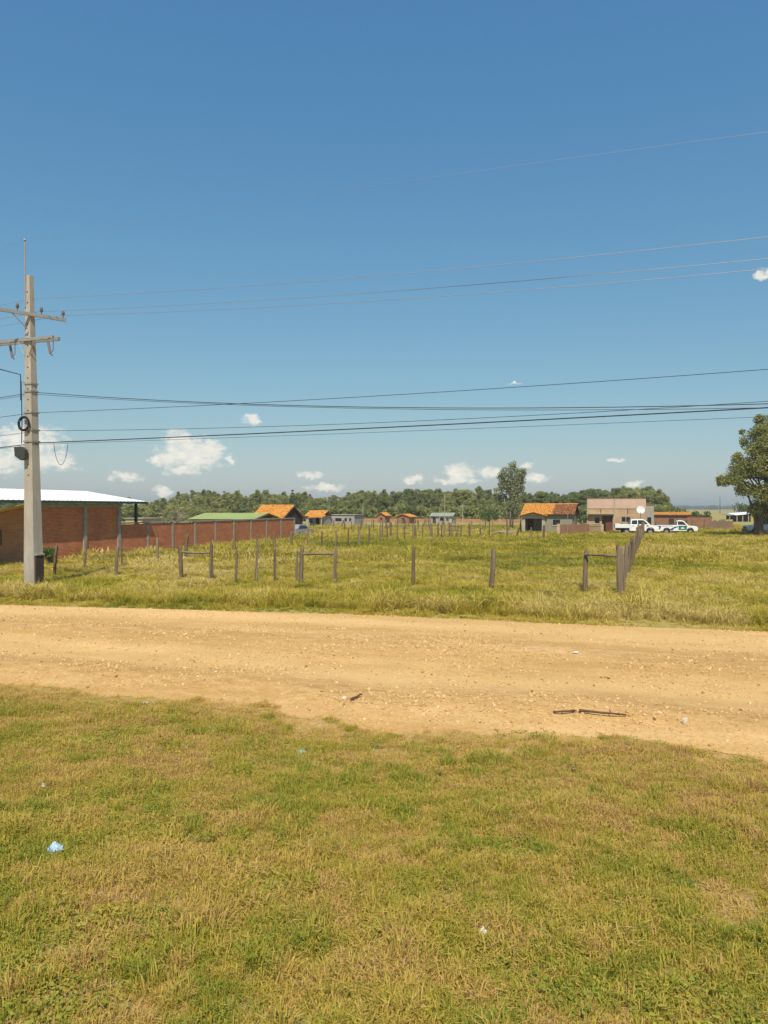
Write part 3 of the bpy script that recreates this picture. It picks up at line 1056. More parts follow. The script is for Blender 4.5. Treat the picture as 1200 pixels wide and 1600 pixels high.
# white roof: eave over the side wall, ridge 4.5 m further in
ez, rz_ = 3.40, 4.07
y0, y1 = -4.5, WL + 2.1
rf_ = MB()
nrib = 40
for i in range(nrib):
    ya = y0 + (y1 - y0) * i / nrib; yb = y0 + (y1 - y0) * (i + 1) / nrib
    ym = ya + (yb - ya) * 0.18
    for (p0_, p1_, up0, up1) in ((ya, ym, 0.0, 0.022), (ym, ym + 0.05, 0.022, 0.022), (ym + 0.05, ym + 0.1, 0.022, 0.0), (ym + 0.1, yb, 0, 0)):
        rf_.add([(0.45, p0_, ez + up0), (0.45, p1_, ez + up1), (-4.05, p1_, rz_ + up1), (-4.05, p0_, rz_ + up0)], [(0, 1, 2, 3)])
        rf_.add([(-8.6, p0_, ez + up0), (-8.6, p1_, ez + up1), (-4.05, p1_, rz_ + up1), (-4.05, p0_, rz_ + up0)], [(3, 2, 1, 0)])
rf_.build('roof', M['white_metal'], shed)
rr_ = MB()
rr_.box(0.40, 0.46, y0, y1, ez - 0.13, ez - 0.012)
rr_.build('eave_beam', M['green_steel'], shed)
for yy in (y0 + 0.05, -0.6, WL * 0.5, WL + 0.4, y1 - 0.05):
    t = MB()
    t.add([(0.38, yy, ez - 0.15), (0.38, yy, ez - 0.03), (-4.05, yy, rz_ - 0.03), (-4.05, yy, rz_ - 0.15),
           (0.38, yy + 0.06, ez - 0.15), (0.38, yy + 0.06, ez - 0.03), (-4.05, yy + 0.06, rz_ - 0.03), (-4.05, yy + 0.06, rz_ - 0.15)],
          [(0, 3, 2, 1), (4, 5, 6, 7), (0, 4, 7, 3), (1, 2, 6, 5)])
    t.build('rafter', M['green_steel'], shed)
MB().box(-0.42, -0.28, y1 - 0.16, y1 - 0.02, -0.1, ez - 0.02).build('roof_post', M['green_steel'], shed)
MB().box(-2.4, -2.28, y1 - 0.16, y1 - 0.02, -0.1, ez + 0.1).build('roof_post', M['green_steel'], shed)

# lower boundary wall carrying on behind the shed
BW0 = W1 + WD * 0.03
BWL = (Vector((-8.03, 69.3, 0)) - BW0).length
ba = math.atan2((-8.03 - BW0.x), (69.3 - BW0.y))
bw = tag(empty('boundary_wall', BW0, -ba), 'long low red brick wall with concrete columns behind the shed', 'wall')
nb = 9
for i in range(nb):
    ya = BWL * i / nb; yb = BWL * (i + 1) / nb
    MB().box(-0.14, 0.0, ya + 0.1, yb - 0.1, -0.1, 2.02).build('brick_panel', M['brick'], bw)
    MB().box(-0.16, 0.03, yb - 0.1, yb + 0.1, -0.1, 2.06).build('column', M['concrete2'], bw)
MB().box(-0.17, 0.04, 0.05, BWL + 0.1, 2.065, 2.14).build('coping', M['concrete2'], bw)
# beige block hut seen under the shed roof
hb = tag(empty('beige_hut', at(196, 58, 0), GRID), 'small beige hut seen through the open end of the shed', 'hut')
MB().wall(0, 1.5, 0, 0.15, 0, 2.2, [(0.9, 1.2, 1.2, 1.9)]).build('wall', M['beige'], hb)
MB().box(0, 0.15, 0.16, 2.5, 0, 2.2).build('wall', M['beige'], hb)
MB().box(1.35, 1.5, 0.16, 2.5, 0, 2.2).build('wall', M['beige'], hb)
MB().box(-0.1, 1.6, -0.1, 2.7, 2.21, 2.27).build('roof', M['cement'], hb)
MB().box(0.9, 1.2, 0.05, 0.07, 1.2, 1.9).build('window', M['glass'], hb)

# ------------------------------------------------------------------ houses
def tiles(width, run, rise, pitch=0.24, row=0.40):
    """barrel tile slope: x along the eave, y from eave to ridge, real rounded courses with stepped rows"""
    n = max(3, round(width / pitch)); pt = width / n
    L_ = math.hypot(run, rise); rows = max(3, round(L_ / row)); rw = L_ / rows
    nx = n * 4 + 1
    xs_ = np.linspace(0, width, nx)
    hx = 0.075 * np.abs(np.sin(np.pi * xs_ / pt)) ** 0.8
    b = MB()
    vs = []
    for i in range(rows):
        for e, lift in ((0.0, 0.035), (1.0, 0.0)):
            s_ = (i + e) * rw
            jit = rng.uniform(-0.012, 0.012, n)
            jj = np.repeat(jit, 4); jj = np.append(jj, jj[-1])
            for k in range(nx):
                y = s_ * run / L_; z = s_ * rise / L_
                hh = hx[k] + lift + (jj[k] if e == 0 else 0)
                vs.append((xs_[k], y - hh * rise / L_, z + hh * run / L_))
    fs = [(r_ * nx + k, r_ * nx + k + 1, (r_ + 1) * nx + k + 1, (r_ + 1) * nx + k) for r_ in range(rows * 2 - 1) for k in range(nx - 1)]
    b.add(vs, fs)
    return b


def window(parent, x0, x1, y, z0, z1, fm='frame', nb=2, dirn=-1):
    w_ = MB().box(x0, x1, y + 0.06, y + 0.08, z0, z1).build('window', M['glass'], parent)
    st = (x1 - x0) / nb
    ops = [(x0 + i * st + 0.04, x0 + (i + 1) * st - 0.04, z0 + 0.05, z1 - 0.05) for i in range(nb)]
    MB().wall(x0, x1, y + 0.02, y + 0.058, z0, z1, ops).build('frame', M[fm], w_)
    MB().box(x0 - 0.06, x1 + 0.06, y - 0.05, y + 0.019, z0 - 0.07, z0 - 0.004).build('sill', M['plaster_pale'], w_)
    return w_


# tiled house with a gabled porch
HD = 91.0
hx0 = at(816, HD, 0)
hs = tag(empty('tiled_house', hx0, GRID), 'small plastered house with orange and mossy clay tile roof and gabled porch', 'house')
hs.scale = (0.93, 1, 1)
HWID = 6.2; DEP = 5.8; EV = 2.28; RG = 3.42
wl = MB()
wl.wall(2.85, HWID, 0, 0.15, 0, EV, [(3.75, 4.75, 0.98, 1.72)])
wl.wall(0, 2.84, 1.9, 2.05, 0, EV, [(0.35, 1.15, 0.0, 2.0)])
wl.box(0, 0.15, 2.06, DEP, 0, EV)
wl.box(2.85, 3.0, 0.16, 1.89, 0, EV)
wl.box(0, HWID, DEP + 0.01, DEP + 0.15, 0, EV)
wl.build('wall', M['plaster'], hs)
# right gable wall with a window
gw = MB()
for (ya, yb, za, zb) in ((0.16, 1.3, 0, EV), (1.3, 2.2, 0, 1.0), (1.3, 2.2, 1.8, EV), (2.2, DEP, 0, EV)):
    gw.box(HWID - 0.15, HWID, ya, yb, za, zb)
gw.add([(HWID - 0.15, 0.1, EV), (HWID, 0.1, EV), (HWID, DEP / 2, RG - 0.1), (HWID - 0.15, DEP / 2, RG - 0.1), (HWID, DEP, EV), (HWID - 0.15, DEP, EV)],
       [(1, 4, 2), (0, 3, 5), (0, 1, 2, 3), (2, 4, 5, 3)])
gw.build('gable_wall', M['plaster'], hs)
wg = MB().box(HWID - 0.09, HWID - 0.06, 1.3, 2.2, 1.0, 1.8).build('window', M['glass'], hs)
MB().box(HWID - 0.05, HWID - 0.02, 1.72, 1.78, 1.0, 1.8).build('frame', M['frame'], wg)
MB().box(0.35, 1.15, 1.95, 1.99, 0, 2.0).build('door', M['brown_wood'], hs)
window(hs, 3.75, 4.75, 0, 0.98, 1.72, 'frame', 1)
# porch: front wall with a wide opening, gable above
pw = MB()
pw.wall(0.0, 2.84, -0.02, 0.14, 0, 2.0, [(0.36, 2.46, -0.01, 1.78)])
pw.prism([(0.0, 2.0), (2.84, 2.0), (2.84, 2.12), (1.42, 2.50), (0.0, 2.12)], -0.02, 0.14)
pw.box(0.0, 0.15, 0.145, 1.89, 0, 2.0)
pw.build('porch_front', M['plaster_pale'], hs)
MB().box(-0.1, 2.95, -0.1, 1.88, -0.05, 0.06).build('porch_floor', M['cement'], hs)
t = tiles(HWID + 0.5, DEP / 2 + 0.35, RG - EV + 0.10)
MB().add([(x - 0.2, y - 0.35, z + EV - 0.06) for x, y, z in t.v], t.f).build('roof', M['tile_weathered'], hs)
t = tiles(HWID + 0.5, DEP / 2 + 0.35, RG - EV + 0.10, 0.5, 1.0)
MB().add([(HWID + 0.3 - x, DEP + 0.35 - y, z + EV - 0.06) for x, y, z in t.v], t.f).build('roof', M['tile_weathered'], hs)
MB().tube([(-0.25, DEP / 2, RG + 0.06), (HWID + 0.35, DEP / 2, RG + 0.06)], 0.10, 8).build('ridge_cap', M['tile'], hs)
for xx in (HWID + 0.2,):
    MB().add([(xx, -0.4, EV - 0.2), (xx, -0.4, EV - 0.04), (xx, DEP / 2, RG + 0.0), (xx, DEP / 2, RG - 0.16), (xx + 0.05, -0.4, EV - 0.2), (xx + 0.05, -0.4, EV - 0.04), (xx + 0.05, DEP / 2, RG), (xx + 0.05, DEP / 2, RG - 0.16)],
             [(0, 1, 2, 3), (7, 6, 5, 4), (0, 4, 5, 1), (1, 5, 6, 2), (3, 2, 6, 7), (0, 3, 7, 4)]).build('bargeboard', M['brown_wood'], hs)
    MB().add([(xx, DEP + 0.4, EV - 0.2), (xx, DEP + 0.4, EV - 0.04), (xx, DEP / 2 + 0.01, RG + 0.0), (xx, DEP / 2 + 0.01, RG - 0.16), (xx + 0.05, DEP + 0.4, EV - 0.2), (xx + 0.05, DEP + 0.4, EV - 0.04), (xx + 0.05, DEP / 2 + 0.01, RG), (xx + 0.05, DEP / 2 + 0.01, RG - 0.16)],
             [(0, 1, 2, 3), (7, 6, 5, 4), (0, 4, 5, 1), (1, 5, 6, 2), (3, 2, 6, 7), (0, 3, 7, 4)]).build('bargeboard', M['brown_wood'], hs)
# porch roof: two small tiled slopes meeting over the opening
pr = MB()
for sgn in (-1, 1):
    t = tiles(2.3, 1.75, 0.46)
    pr.add([((1.42 + sgn * 1.75) - sgn * y, -0.35 + (x if sgn < 0 else 2.3 - x), z + 2.08) for x, y, z in t.v], t.f)
pr.build('porch_roof', M['tile'], hs)
MB().tube([(1.42, -0.4, 2.6), (1.42, 1.9, 2.6)], 0.08, 7).build('porch_ridge', M['tile'], hs)
for sgn in (-1, 1):
    MB().tube([(1.42, -0.37, 2.56), (1.42 + sgn * 1.78, -0.37, 2.10)], 0.07, 6).build('verge_tile', M['tile'], hs)
# brick garden wall with a paler end pillar
gwl = tag(empty('garden_wall', at(870, 84.5, 0), GRID), 'brick garden wall with pale end pillar beside the tiled house', 'wall')
MB().box(0, 0.34, 0, 0.34, 0, 1.30).build('pillar', M['brick_tan'], gwl)
Wd = Matrix.Rotation(R(-26), 4, 'Z')
MB().box(0.06, 0.22, 0.36, 6.3, 0, 1.2, mat=Matrix.Translation((0.05, 0, 0)) @ Wd).build('brick_panel', M['brick_brown'], gwl)

# flat fronted pink and tan building
FD = 92.0
FS = 0.81
fb = tag(empty('flat_roof_house', at(918, FD, 0), GRID), 'flat fronted tan brick house with a pink parapet band', 'house')
fb.scale = (FS, 1, 1)
FW = 8.1; FT = 4.1; PK = 2.95
wl = MB().wall(0, FW, 0, 0.16, 0, PK, [(1.0, 1.75, 1.15, 1.95), (2.05, 3.55, 0, 2.1), (4.75, 6.0, 1.35, 2.0)])
wl.build('front_wall', M['brick_tan'], fb)
b = MB(); b.box(0, 0.16, 0.17, 6.8, 0, FT - 0.3); b.box(FW - 0.16, FW, 0.17, 6.8, 0, FT - 0.3); b.box(0, FW, 6.81, 6.95, 0, FT - 0.3)
b.build('side_wall', M['brick_tan'], fb)
b = MB(); b.wall(-0.03, 3.74, -0.05, 0.18, PK + 0.004, FT); b.wall(3.90, FW + 0.03, -0.05, 0.18, PK + 0.004, FT)
b.build('parapet', M['pink'], fb)
b = MB(); b.box(-0.05, FW + 0.05, -0.07, 0.2, FT + 0.003, FT + 0.08); b.build('coping', M['brick_brown'], fb)
b = MB(); b.box(3.72, 3.92, -0.09, 0.0, 0, FT - 0.005); b.build('pilaster', M['plaster_pale'], fb)
b = MB(); b.box(-0.08, 0.07, -0.09, -0.001, 0, FT - 0.005); b.build('pilaster', M['plaster_pale'], fb)
b = MB(); b.box(0.08, 3.71, -0.55, -0.001, 2.28, 2.40); b.build('canopy', M['plaster_pale'], fb)
for xx in (1.9, 5.65):
    MB().box(xx - 0.04, xx + 0.04, -0.10, -0.03, 2.42, 2.92).build('downpipe', M['brown_wood'], fb)
MB().box(0.1, FW - 0.1, 0.2, 6.8, FT - 0.42, FT - 0.34).build('roof', M['cement'], fb)
window(fb, 1.0, 1.75, 0.0, 1.15, 1.95, 'plaster_pale', 1)
window(fb, 4.75, 6.0, 0.0, 1.35, 2.0, 'plaster_pale', 2)
dr = MB().box(2.55, 3.5, 0.07, 0.12, 0, 2.08).build('door', M['brown_wood'], fb)
MB().box(2.12, 2.48, 0.1, 0.13, 0, 2.08).build('side_light', M['glass'], dr)
MB().tube([(2.62, 0.05, 1.0), (2.62, 0.05, 1.2)], 0.03, 6).build('handle', M['grey_metal'], dr)
MB().box(1.95, 3.7, -0.9, -0.002, -0.02, 0.12).build('door_step', M['plaster_pale'], fb)
# low railings in front
rl = tag(empty('front_railing', at(919, FD - 3.2, 0), GRID), 'low grey slatted railing between brick pillars in front of the flat house', 'railing')
rl.scale = (FS, 1, 1)
MB().box(-0.45, -0.1, 0, 0.35, 0, 1.25).build('pillar', M['brick_tan'], rl)
MB().box(1.75, 2.1, 0, 0.35, 0, 1.15).build('pillar', M['brick_tan'], rl)
MB().box(4.4, 4.7, 0, 0.35, 0, 1.25).build('pillar', M['brick_brown'], rl)
sl = MB().box(-0.045, 0.045, 0, 0.03, 0.08, 1.1).mesh('slat', M['post2'])
for i in range(12):
    put('slat', sl, rl, (0.0 + i * 0.148, 0.15, 0))
MB().box(-0.09, 1.74, 0.19, 0.23, 0.85, 0.92).build('rail', M['dark_wood'], rl)
# satellite dish on a mast
dz = zrow(797, FD - 3.4)
ds = tag(empty('satellite_dish', at(1001, FD - 3.4, 0), GRID), 'large round white satellite dish in front of the flat house', 'dish')
b = MB()
n = 20; vs = []; rings = 5
for i in range(rings + 1):
    r_ = 0.47 * i / rings
    for j in range(n):
        a = 2 * math.pi * j / n
        vs.append((r_ * math.cos(a), -0.0 - 0.42 * (r_ / 0.47) ** 2 * 0.4, r_ * math.sin(a)))
fs = [(i * n + j, i * n + (j + 1) % n, (i + 1) * n + (j + 1) % n, (i + 1) * n + j) for i in range(rings) for j in range(n)]
tilt = Matrix.Translation((0, 0, dz)) @ Matrix.Rotation(R(-22), 4, 'X') @ Matrix.Rotation(R(8), 4, 'Z')
b.add([tilt @ Vector(v_) for v_ in vs], fs)
b.build('reflector', M['dish'], ds, True)
MB().tube([(0, 0.22, 0), (0, 0.22, dz - 0.1), (0, 0.03, dz)], 0.035, 7).build('mast', M['grey_metal'], ds)
MB().tube([tilt @ Vector((0, -0.15, -0.46)), tilt @ Vector((0, -0.62, -0.05))], 0.015, 5).build('feed_arm', M['grey_metal'], ds)
MB().tube([tilt @ Vector((0, -0.62, -0.05)), tilt @ Vector((0, -0.5, -0.02))], 0.045, 7).build('receiver', M['dish'], ds)
# grey annex behind the flat house
an = tag(empty('grey_annex', at(1008, FD + 1.4, 0), GRID), 'narrow grey cement annex behind the right end of the flat house', 'annex')
MB().wall(0, 1.0, 0, 0.15, 0, 3.35, [(0.25, 0.7, 1.0, 1.9)]).build('wall', M['cement'], an)
MB().box(0.85, 1.0, 0.16, 3, 0, 3.35).build('wall', M['cement'], an)
MB().box(-0.03, 1.05, -0.05, 3.1, 3.355, 3.43).build('coping', M['brick_brown'], an)
MB().box(0.25, 0.7, 0.07, 0.1, 1.0, 1.9).build('window', M['glass'], an)

# long low outbuilding with an orange roof strip, and wall going on
ob_d = 112.0
ob_ = tag(empty('low_outbuilding', at(1022, ob_d, 0), GRID), 'long low brick outbuilding with bright orange tile strip behind the parked pickups', 'outbuilding')
MB().box(0, 4.9, 0, 3, 0, 1.93).build('wall', M['brick_brown'], ob_)
t = tiles(5.2, 2.6, 0.42, 0.26, 0.5)
MB().add([(x - 0.15, y - 0.3, z + 1.97) for x, y, z in t.v], t.f).build('roof', M['tile'], ob_)
MB().box(2.0, 2.7, -0.03, -0.001, 0, 1.5).build('door', M['dark_wood'], ob_)
bw2 = tag(empty('brown_wall', at(1074, 110, 0), GRID), 'brown brick yard wall with dark coping right of the orange roofed outbuilding', 'wall')
MB().box(0, 3.2, 0, 0.15, 0, 1.75).build('brick_panel', M['brick_brown'], bw2)
MB().box(3.21, 6.0, 0.02, 0.15, 0, 1.2).build('brick_panel', M['brick_brown'], bw2)
MB().box(-0.02, 3.25, -0.04, 0.19, 1.754, 1.84).build('coping', M['brown_wood'], bw2)

# orange roofed house with the dark gable end behind the boundary wall
oh = tag(empty('dark_gable_house', at(441, 83, 0), GRID), 'house with bright orange tile roof and dark boarded gable end', 'house')
OW = 3.6; OD = 5.0; OE = 2.0; OR = 3.25
MB().box(-OW, 0, 0, OD, 0, OE - 0.05).build('wall', M['brick'], oh)
b = MB()
nb_ = 16
for i in range(nb_):
    ya = OD * i / nb_; yb = OD * (i + 1) / nb_ - 0.02
    ym = (ya + yb) / 2
    zt = OE + (OR - OE) * (1 - abs(ym - OD / 2) / (OD / 2)) - 0.08
    MB().box(0.012, 0.05, ya, yb, 0.0, zt).build('board', M['dark_wood'], oh)  # whole gable end in one dark tone
for sgn in (0, 1):
    t = tiles(OW + 0.45, OD / 2 + 0.3, (OR - OE) * (OD / 2 + 0.3) / (OD / 2))
    vv = [(x - OW - 0.25, y - 0.3, z + OE - 0.14) for x, y, z in t.v]
    if sgn:
        vv = [(-OW - 0.05 - x, OD - y, z) for x, y, z in vv]
    MB().add(vv, t.f).build('roof', M['tile'], oh)
for sgn in (-1, 1):
    MB().add([(0.16, OD / 2 + sgn * (OD / 2 + 0.33), OE - 0.24), (0.16, OD / 2, OR + 0.02), (0.16, OD / 2, OR - 0.12), (0.16, OD / 2 + sgn * (OD / 2 + 0.33), OE - 0.38),
              (0.22, OD / 2 + sgn * (OD / 2 + 0.33), OE - 0.24), (0.22, OD / 2, OR + 0.02), (0.22, OD / 2, OR - 0.12), (0.22, OD / 2 + sgn * (OD / 2 + 0.33), OE - 0.38)],
             [(0, 1, 2, 3), (7, 6, 5, 4), (0, 4, 5, 1), (2, 6, 7, 3), (0, 3, 7, 4), (1, 5, 6, 2)]).build('bargeboard', M['brown_wood'], oh)
MB().tube([(-OW - 0.2, OD / 2, OR + 0.05), (0.2, OD / 2, OR + 0.05)], 0.09, 7).build('ridge_cap', M['tile'], oh)
# dark roofed back wing
dk = tag(empty('dark_roof_house', at(404, 90, 0), GRID), 'dark brown roofed house just behind the orange roof', 'house')
MB().box(0, 2.6, 0, 4, 0, 2.2).build('wall', M['brick_brown'], dk)
t = tiles(3.0, 2.3, 0.95, 0.3, 0.5)
MB().add([(x - 0.2, y - 0.3, z + 2.2) for x, y, z in t.v], t.f).build('roof', M['dark_wood'], dk)
# green sheet roof building
gr = tag(empty('green_roof_shed', at(298, 72, 0), GRID), 'long shed with pale green sheet roof behind the brick wall', 'shed')
GW = 6.3
MB().box(0.2, GW, 0.2, 4.8, 0, 1.95).build('wall', M['beige'], gr)
b = MB()
for i in range(32):
    xa = -0.3 + (GW + 0.7) * i / 32; xb = -0.3 + (GW + 0.7) * (i + 1) / 32
    xm = (xa + xb) / 2
    for (p0_, p1_, a_, c_) in ((xa, xm, 0, 0.03), (xm, xb, 0.03, 0)):
        b.add([(p0_, -0.2, 1.98 + a_), (p1_, -0.2, 1.98 + c_), (p1_, 2.7, 2.53 + c_), (p0_, 2.7, 2.53 + a_)], [(0, 1, 2, 3)])
        b.add([(p0_, 5.6, 1.98 + a_), (p1_, 5.6, 1.98 + c_), (p1_, 2.7, 2.53 + c_), (p0_, 2.7, 2.53 + a_)], [(3, 2, 1, 0)])
b.build('roof', M['green_roof'], gr)
b = MB()
b.add([(GW + 0.42, -0.25, 1.86), (GW + 0.42, -0.25, 2.0), (GW + 0.42, 2.7, 2.58), (GW + 0.42, 2.7, 2.44), (GW + 0.47, -0.25, 1.86), (GW + 0.47, -0.25, 2.0), (GW + 0.47, 2.7, 2.58), (GW + 0.47, 2.7, 2.44)],
      [(0, 1, 2, 3), (7, 6, 5, 4), (0, 4, 5, 1), (1, 5, 6, 2), (3, 2, 6, 7), (0, 3, 7, 4)])
b.build('bargeboard', M['brick_brown'], gr)
MB().prism([(0, 0), (1, 0), (1, 1), (0, 1)], 0, 0.01)


def small_house(name, label, px, d, wid, dep, ev, rg, wall_m, roof_m, openings=(), cat='house', gable=False, tile_p=0.3):
    h_ = tag(empty(name, at(px, d, 0), GRID), label, cat)
    MB().wall(0, wid, 0, 0.15, 0, ev, openings).build('wall', wall_m, h_)
    b_ = MB(); b_.box(0, 0.15, 0.16, dep, 0, ev); b_.box(wid - 0.15, wid, 0.16, dep, 0, ev); b_.box(0, wid, dep + 0.01, dep + 0.15, 0, ev)
    b_.build('side_wall', wall_m, h_)
    for o_ in openings:
        MB().box(o_[0], o_[1], 0.09, 0.12, o_[2], o_[3]).build('window' if o_[2] > 0.1 else 'door', M['glass'] if o_[2] > 0.1 else M['dark_wood'], h_)
    if gable:      # ridge runs away from the road
        for sgn in (-1, 1):
            t_ = tiles(dep + 0.6, wid / 2 + 0.35, rg - ev, tile_p, 0.5)
            MB().add([(wid / 2 + sgn * (wid / 2 + 0.35) - sgn * y, -0.3 + (x if sgn < 0 else dep + 0.6 - x), z + ev) for x, y, z in t_.v], t_.f).build('roof', roof_m, h_)
        MB().add([(0, 0.02, ev), (wid, 0.02, ev), (wid / 2, 0.02, rg - 0.1), (0, 0.14, ev), (wid, 0.14, ev), (wid / 2, 0.14, rg - 0.1)],
                 [(0, 1, 2), (5, 4, 3), (0, 2, 5, 3), (1, 4, 5, 2)]).build('gable', wall_m, h_)
    elif rg > ev:
        for sgn in (0, 1):
            t_ = tiles(wid + 0.5, dep / 2 + 0.3, rg - ev, tile_p, 0.5)
            vv_ = [(x - 0.25, y - 0.3, z + ev) for x, y, z in t_.v]
            if sgn: vv_ = [(wid - x, dep - y, z) for x, y, z in vv_]
            MB().add(vv_, t_.f).build('roof', roof_m, h_)
        MB().tube([(-0.2, dep / 2, rg + 0.05), (wid + 0.2, dep / 2, rg + 0.05)], 0.1, 6).build('ridge_cap', roof_m, h_)
    return h_


oh2 = small_house('orange_roof_house', 'far little house with two step orange tile roof left of the bare cement building', 478, 116, 2.6, 3.5, 1.75, 2.55, M['plaster_pale'], M['tile'],
                  [(0.5, 1.1, 0.8, 1.4), (1.6, 2.2, 0, 1.6)])
t = tiles(2.4, 1.6, 0.35, 0.3, 0.5)
MB().add([(x + 0.9, y - 1.6, z + 1.55) for x, y, z in t.v], t.f).build('porch_roof', M['tile'], oh2)
for xx in (1.0, 3.1):
    MB().box(xx, xx + 0.14, -1.5, -1.36, 0, 1.55).build('porch_post', M['plaster_pale'], oh2)
cb_ = small_house('cement_building', 'long unfinished grey cement building with small square window openings', 512, 124, 4.6, 4, 1.9, 1.9, M['cement'], M['cement'],
                  [(0.4, 0.8, 0.6, 1.3), (1.3, 2.4, 0.9, 1.4), (2.9, 3.3, 0.9, 1.4), (3.7, 4.1, 0.9, 1.4)], 'building')
MB().box(-0.15, 4.75, -0.12, 4.3, 1.905, 2.0).build('roof_slab', M['cement'], cb_)
small_house('gabled_cottage', 'distant cottage with a low orange gable facing the field', 620, 150, 2.6, 4, 1.25, 1.85, M['brick_brown'], M['tile'], [(1.0, 1.6, 0, 1.1)], 'cottage', True)
small_house('faded_cottage', 'very small distant house with faded roof under the woodland trees', 590, 158, 1.6, 3, 1.4, 2.1, M['brick_brown'], M['tile'], [(0.6, 1.0, 0.5, 1.0)], 'cottage', True)
gg = small_house('grey_green_shed', 'distant long shed with grey green roof below the woodland', 672, 152, 4.4, 3.5, 1.35, 1.95, M['cement'], M['greygreen_roof'],
                 [(0.5, 1.2, 0, 1.2), (2.0, 2.7, 0.5, 1.1), (3.3, 3.8, 0.5, 1.1)], 'shed')
bl = tag(empty('low_brick_wall', at(655, 165, 0), GRID), 'faint low brick wall along the foot of the distant woodland', 'wall')
MB().box(-14, 26, 0, 0.2, 0, 0.75).build('brick_panel', M['brick_light'], bl)
# white roofed sheds far at right
for nm, lb, px, d, wid, zr in (('white_roof_shed', 'far open shed with bright white sloping roof left of the big tree', 1149, 170, 4.4, 2.25),
                               ('white_roof_shed', 'far dark walled shed with grey white roof behind the bright white roof', 1138, 205, 5.6, 1.85)):
    ws = tag(empty(nm, at(px, d, 0), 0.05), lb, 'shed')
    rm = M['white_metal'] if zr > 2 else M['grey_metal']
    MB().add([(-0.3, -0.6, zr - 0.75), (wid, -0.6, zr - 0.35), (wid, 3, zr - 0.05), (-0.3, 3, zr - 0.4), (-0.3, -0.6, zr - 0.82), (wid, -0.6, zr - 0.42), (wid, 3, zr - 0.12), (-0.3, 3, zr - 0.47)],
             [(0, 1, 2, 3), (7, 6, 5, 4), (0, 4, 5, 1), (1, 5, 6, 2), (2, 6, 7, 3), (3, 7, 4, 0)]).build('roof', rm, ws)
    MB().box(0.1, wid - 0.3, 1.2, 1.35, 0, zr - 0.65).build('wall', M['dark_wood'], ws)
    for k in range(4):
        MB().box(0.1 + k * (wid - 0.5) / 3, 0.25 + k * (wid - 0.5) / 3, -0.4, -0.25, 0, zr - 0.75 + 0.1 * k).build('post', M['plaster_pale'], ws)

# ------------------------------------------------------------------ thin masts and far poles
def mast(label, px, ytop, d, r=0.06, arm=0.0, mat='grey_metal', name='far_pole'):
    h_ = zrow(ytop, d)
    t_ = tag(empty(name, at(px, d, 0)), label, 'pole')
    MB().tube([(0, 0, -0.1), (0, 0, h_)], [r, r * 0.7], 6).build('shaft', M[mat], t_)
    if arm:
        MB().box(-arm, arm, -0.05, 0.05, h_ - 0.35, h_ - 0.22).build('crossarm', M[mat], t_)
    return t_


mast('tall thin distant pole in front of the woodland right of centre', 695, 772, 120, 0.07, 0, 'concrete')
mast('short distant pole just left of the tall thin pole', 687, 793, 122, 0.05, 0, 'concrete')
mast('distant pole with small crossarm before the dark woodland', 723, 788, 135, 0.07, 0.5, 'concrete')
mast('pale distant pole standing right of the bare cement building', 567, 786, 130, 0.07, 0, 'concrete')
mast('thin distant mast rising above the far orange roof', 515, 781, 128, 0.045, 0, 'grey_metal')
mast('thin aerial pole behind the ridge of the tiled house', 888, 774, 97, 0.03, 0, 'grey_metal')
mast('thin rusty pole in front of the garden wall', 887, 803, 82, 0.035, 0, 'grey_metal')
mast('short pale pole behind the field left of the tall gum tree', 781, 796, 140, 0.06, 0, 'concrete')
mast('lone mast on the far plain left of the big tree', 1125, 776, 420, 0.16, 0, 'dark_metal')

# ------------------------------------------------------------------ vehicles
def wheel(parent, x, y, r=0.37, w_=0.24):
    n_ = 18
    b_ = MB()
    prof_ = [(r * 0.62, -w_ / 2), (r * 0.95, -w_ / 2), (r, -w_ / 2 + 0.04), (r, w_ / 2 - 0.04), (r * 0.95, w_ / 2), (r * 0.62, w_ / 2)]
    vs_ = [(x + rr * math.cos(2 * math.pi * j / n_), y + yy, r + rr * math.sin(2 * math.pi * j / n_)) for rr, yy in prof_ for j in range(n_)]
    fs_ = [(i * n_ + j, i * n_ + (j + 1) % n_, ((i + 1) % len(prof_)) * n_ + (j + 1) % n_, ((i + 1) % len(prof_)) * n_ + j) for i in range(len(prof_)) for j in range(n_)]
    b_.add(vs_, fs_)
    t_ = b_.build('wheel', M['black_rubber'], parent, False)
    c_ = MB()
    c_.tube([(x, y - w_ / 2 + 0.05, r), (x, y + w_ / 2 - 0.05, r)], r * 0.62, 14)
    c_.tube([(x, y - w_ / 2 + 0.02, r), (x, y + w_ / 2 - 0.02, r)], r * 0.18, 8)
    c_.build('rim', M['grey_metal'], t_)
    return t_


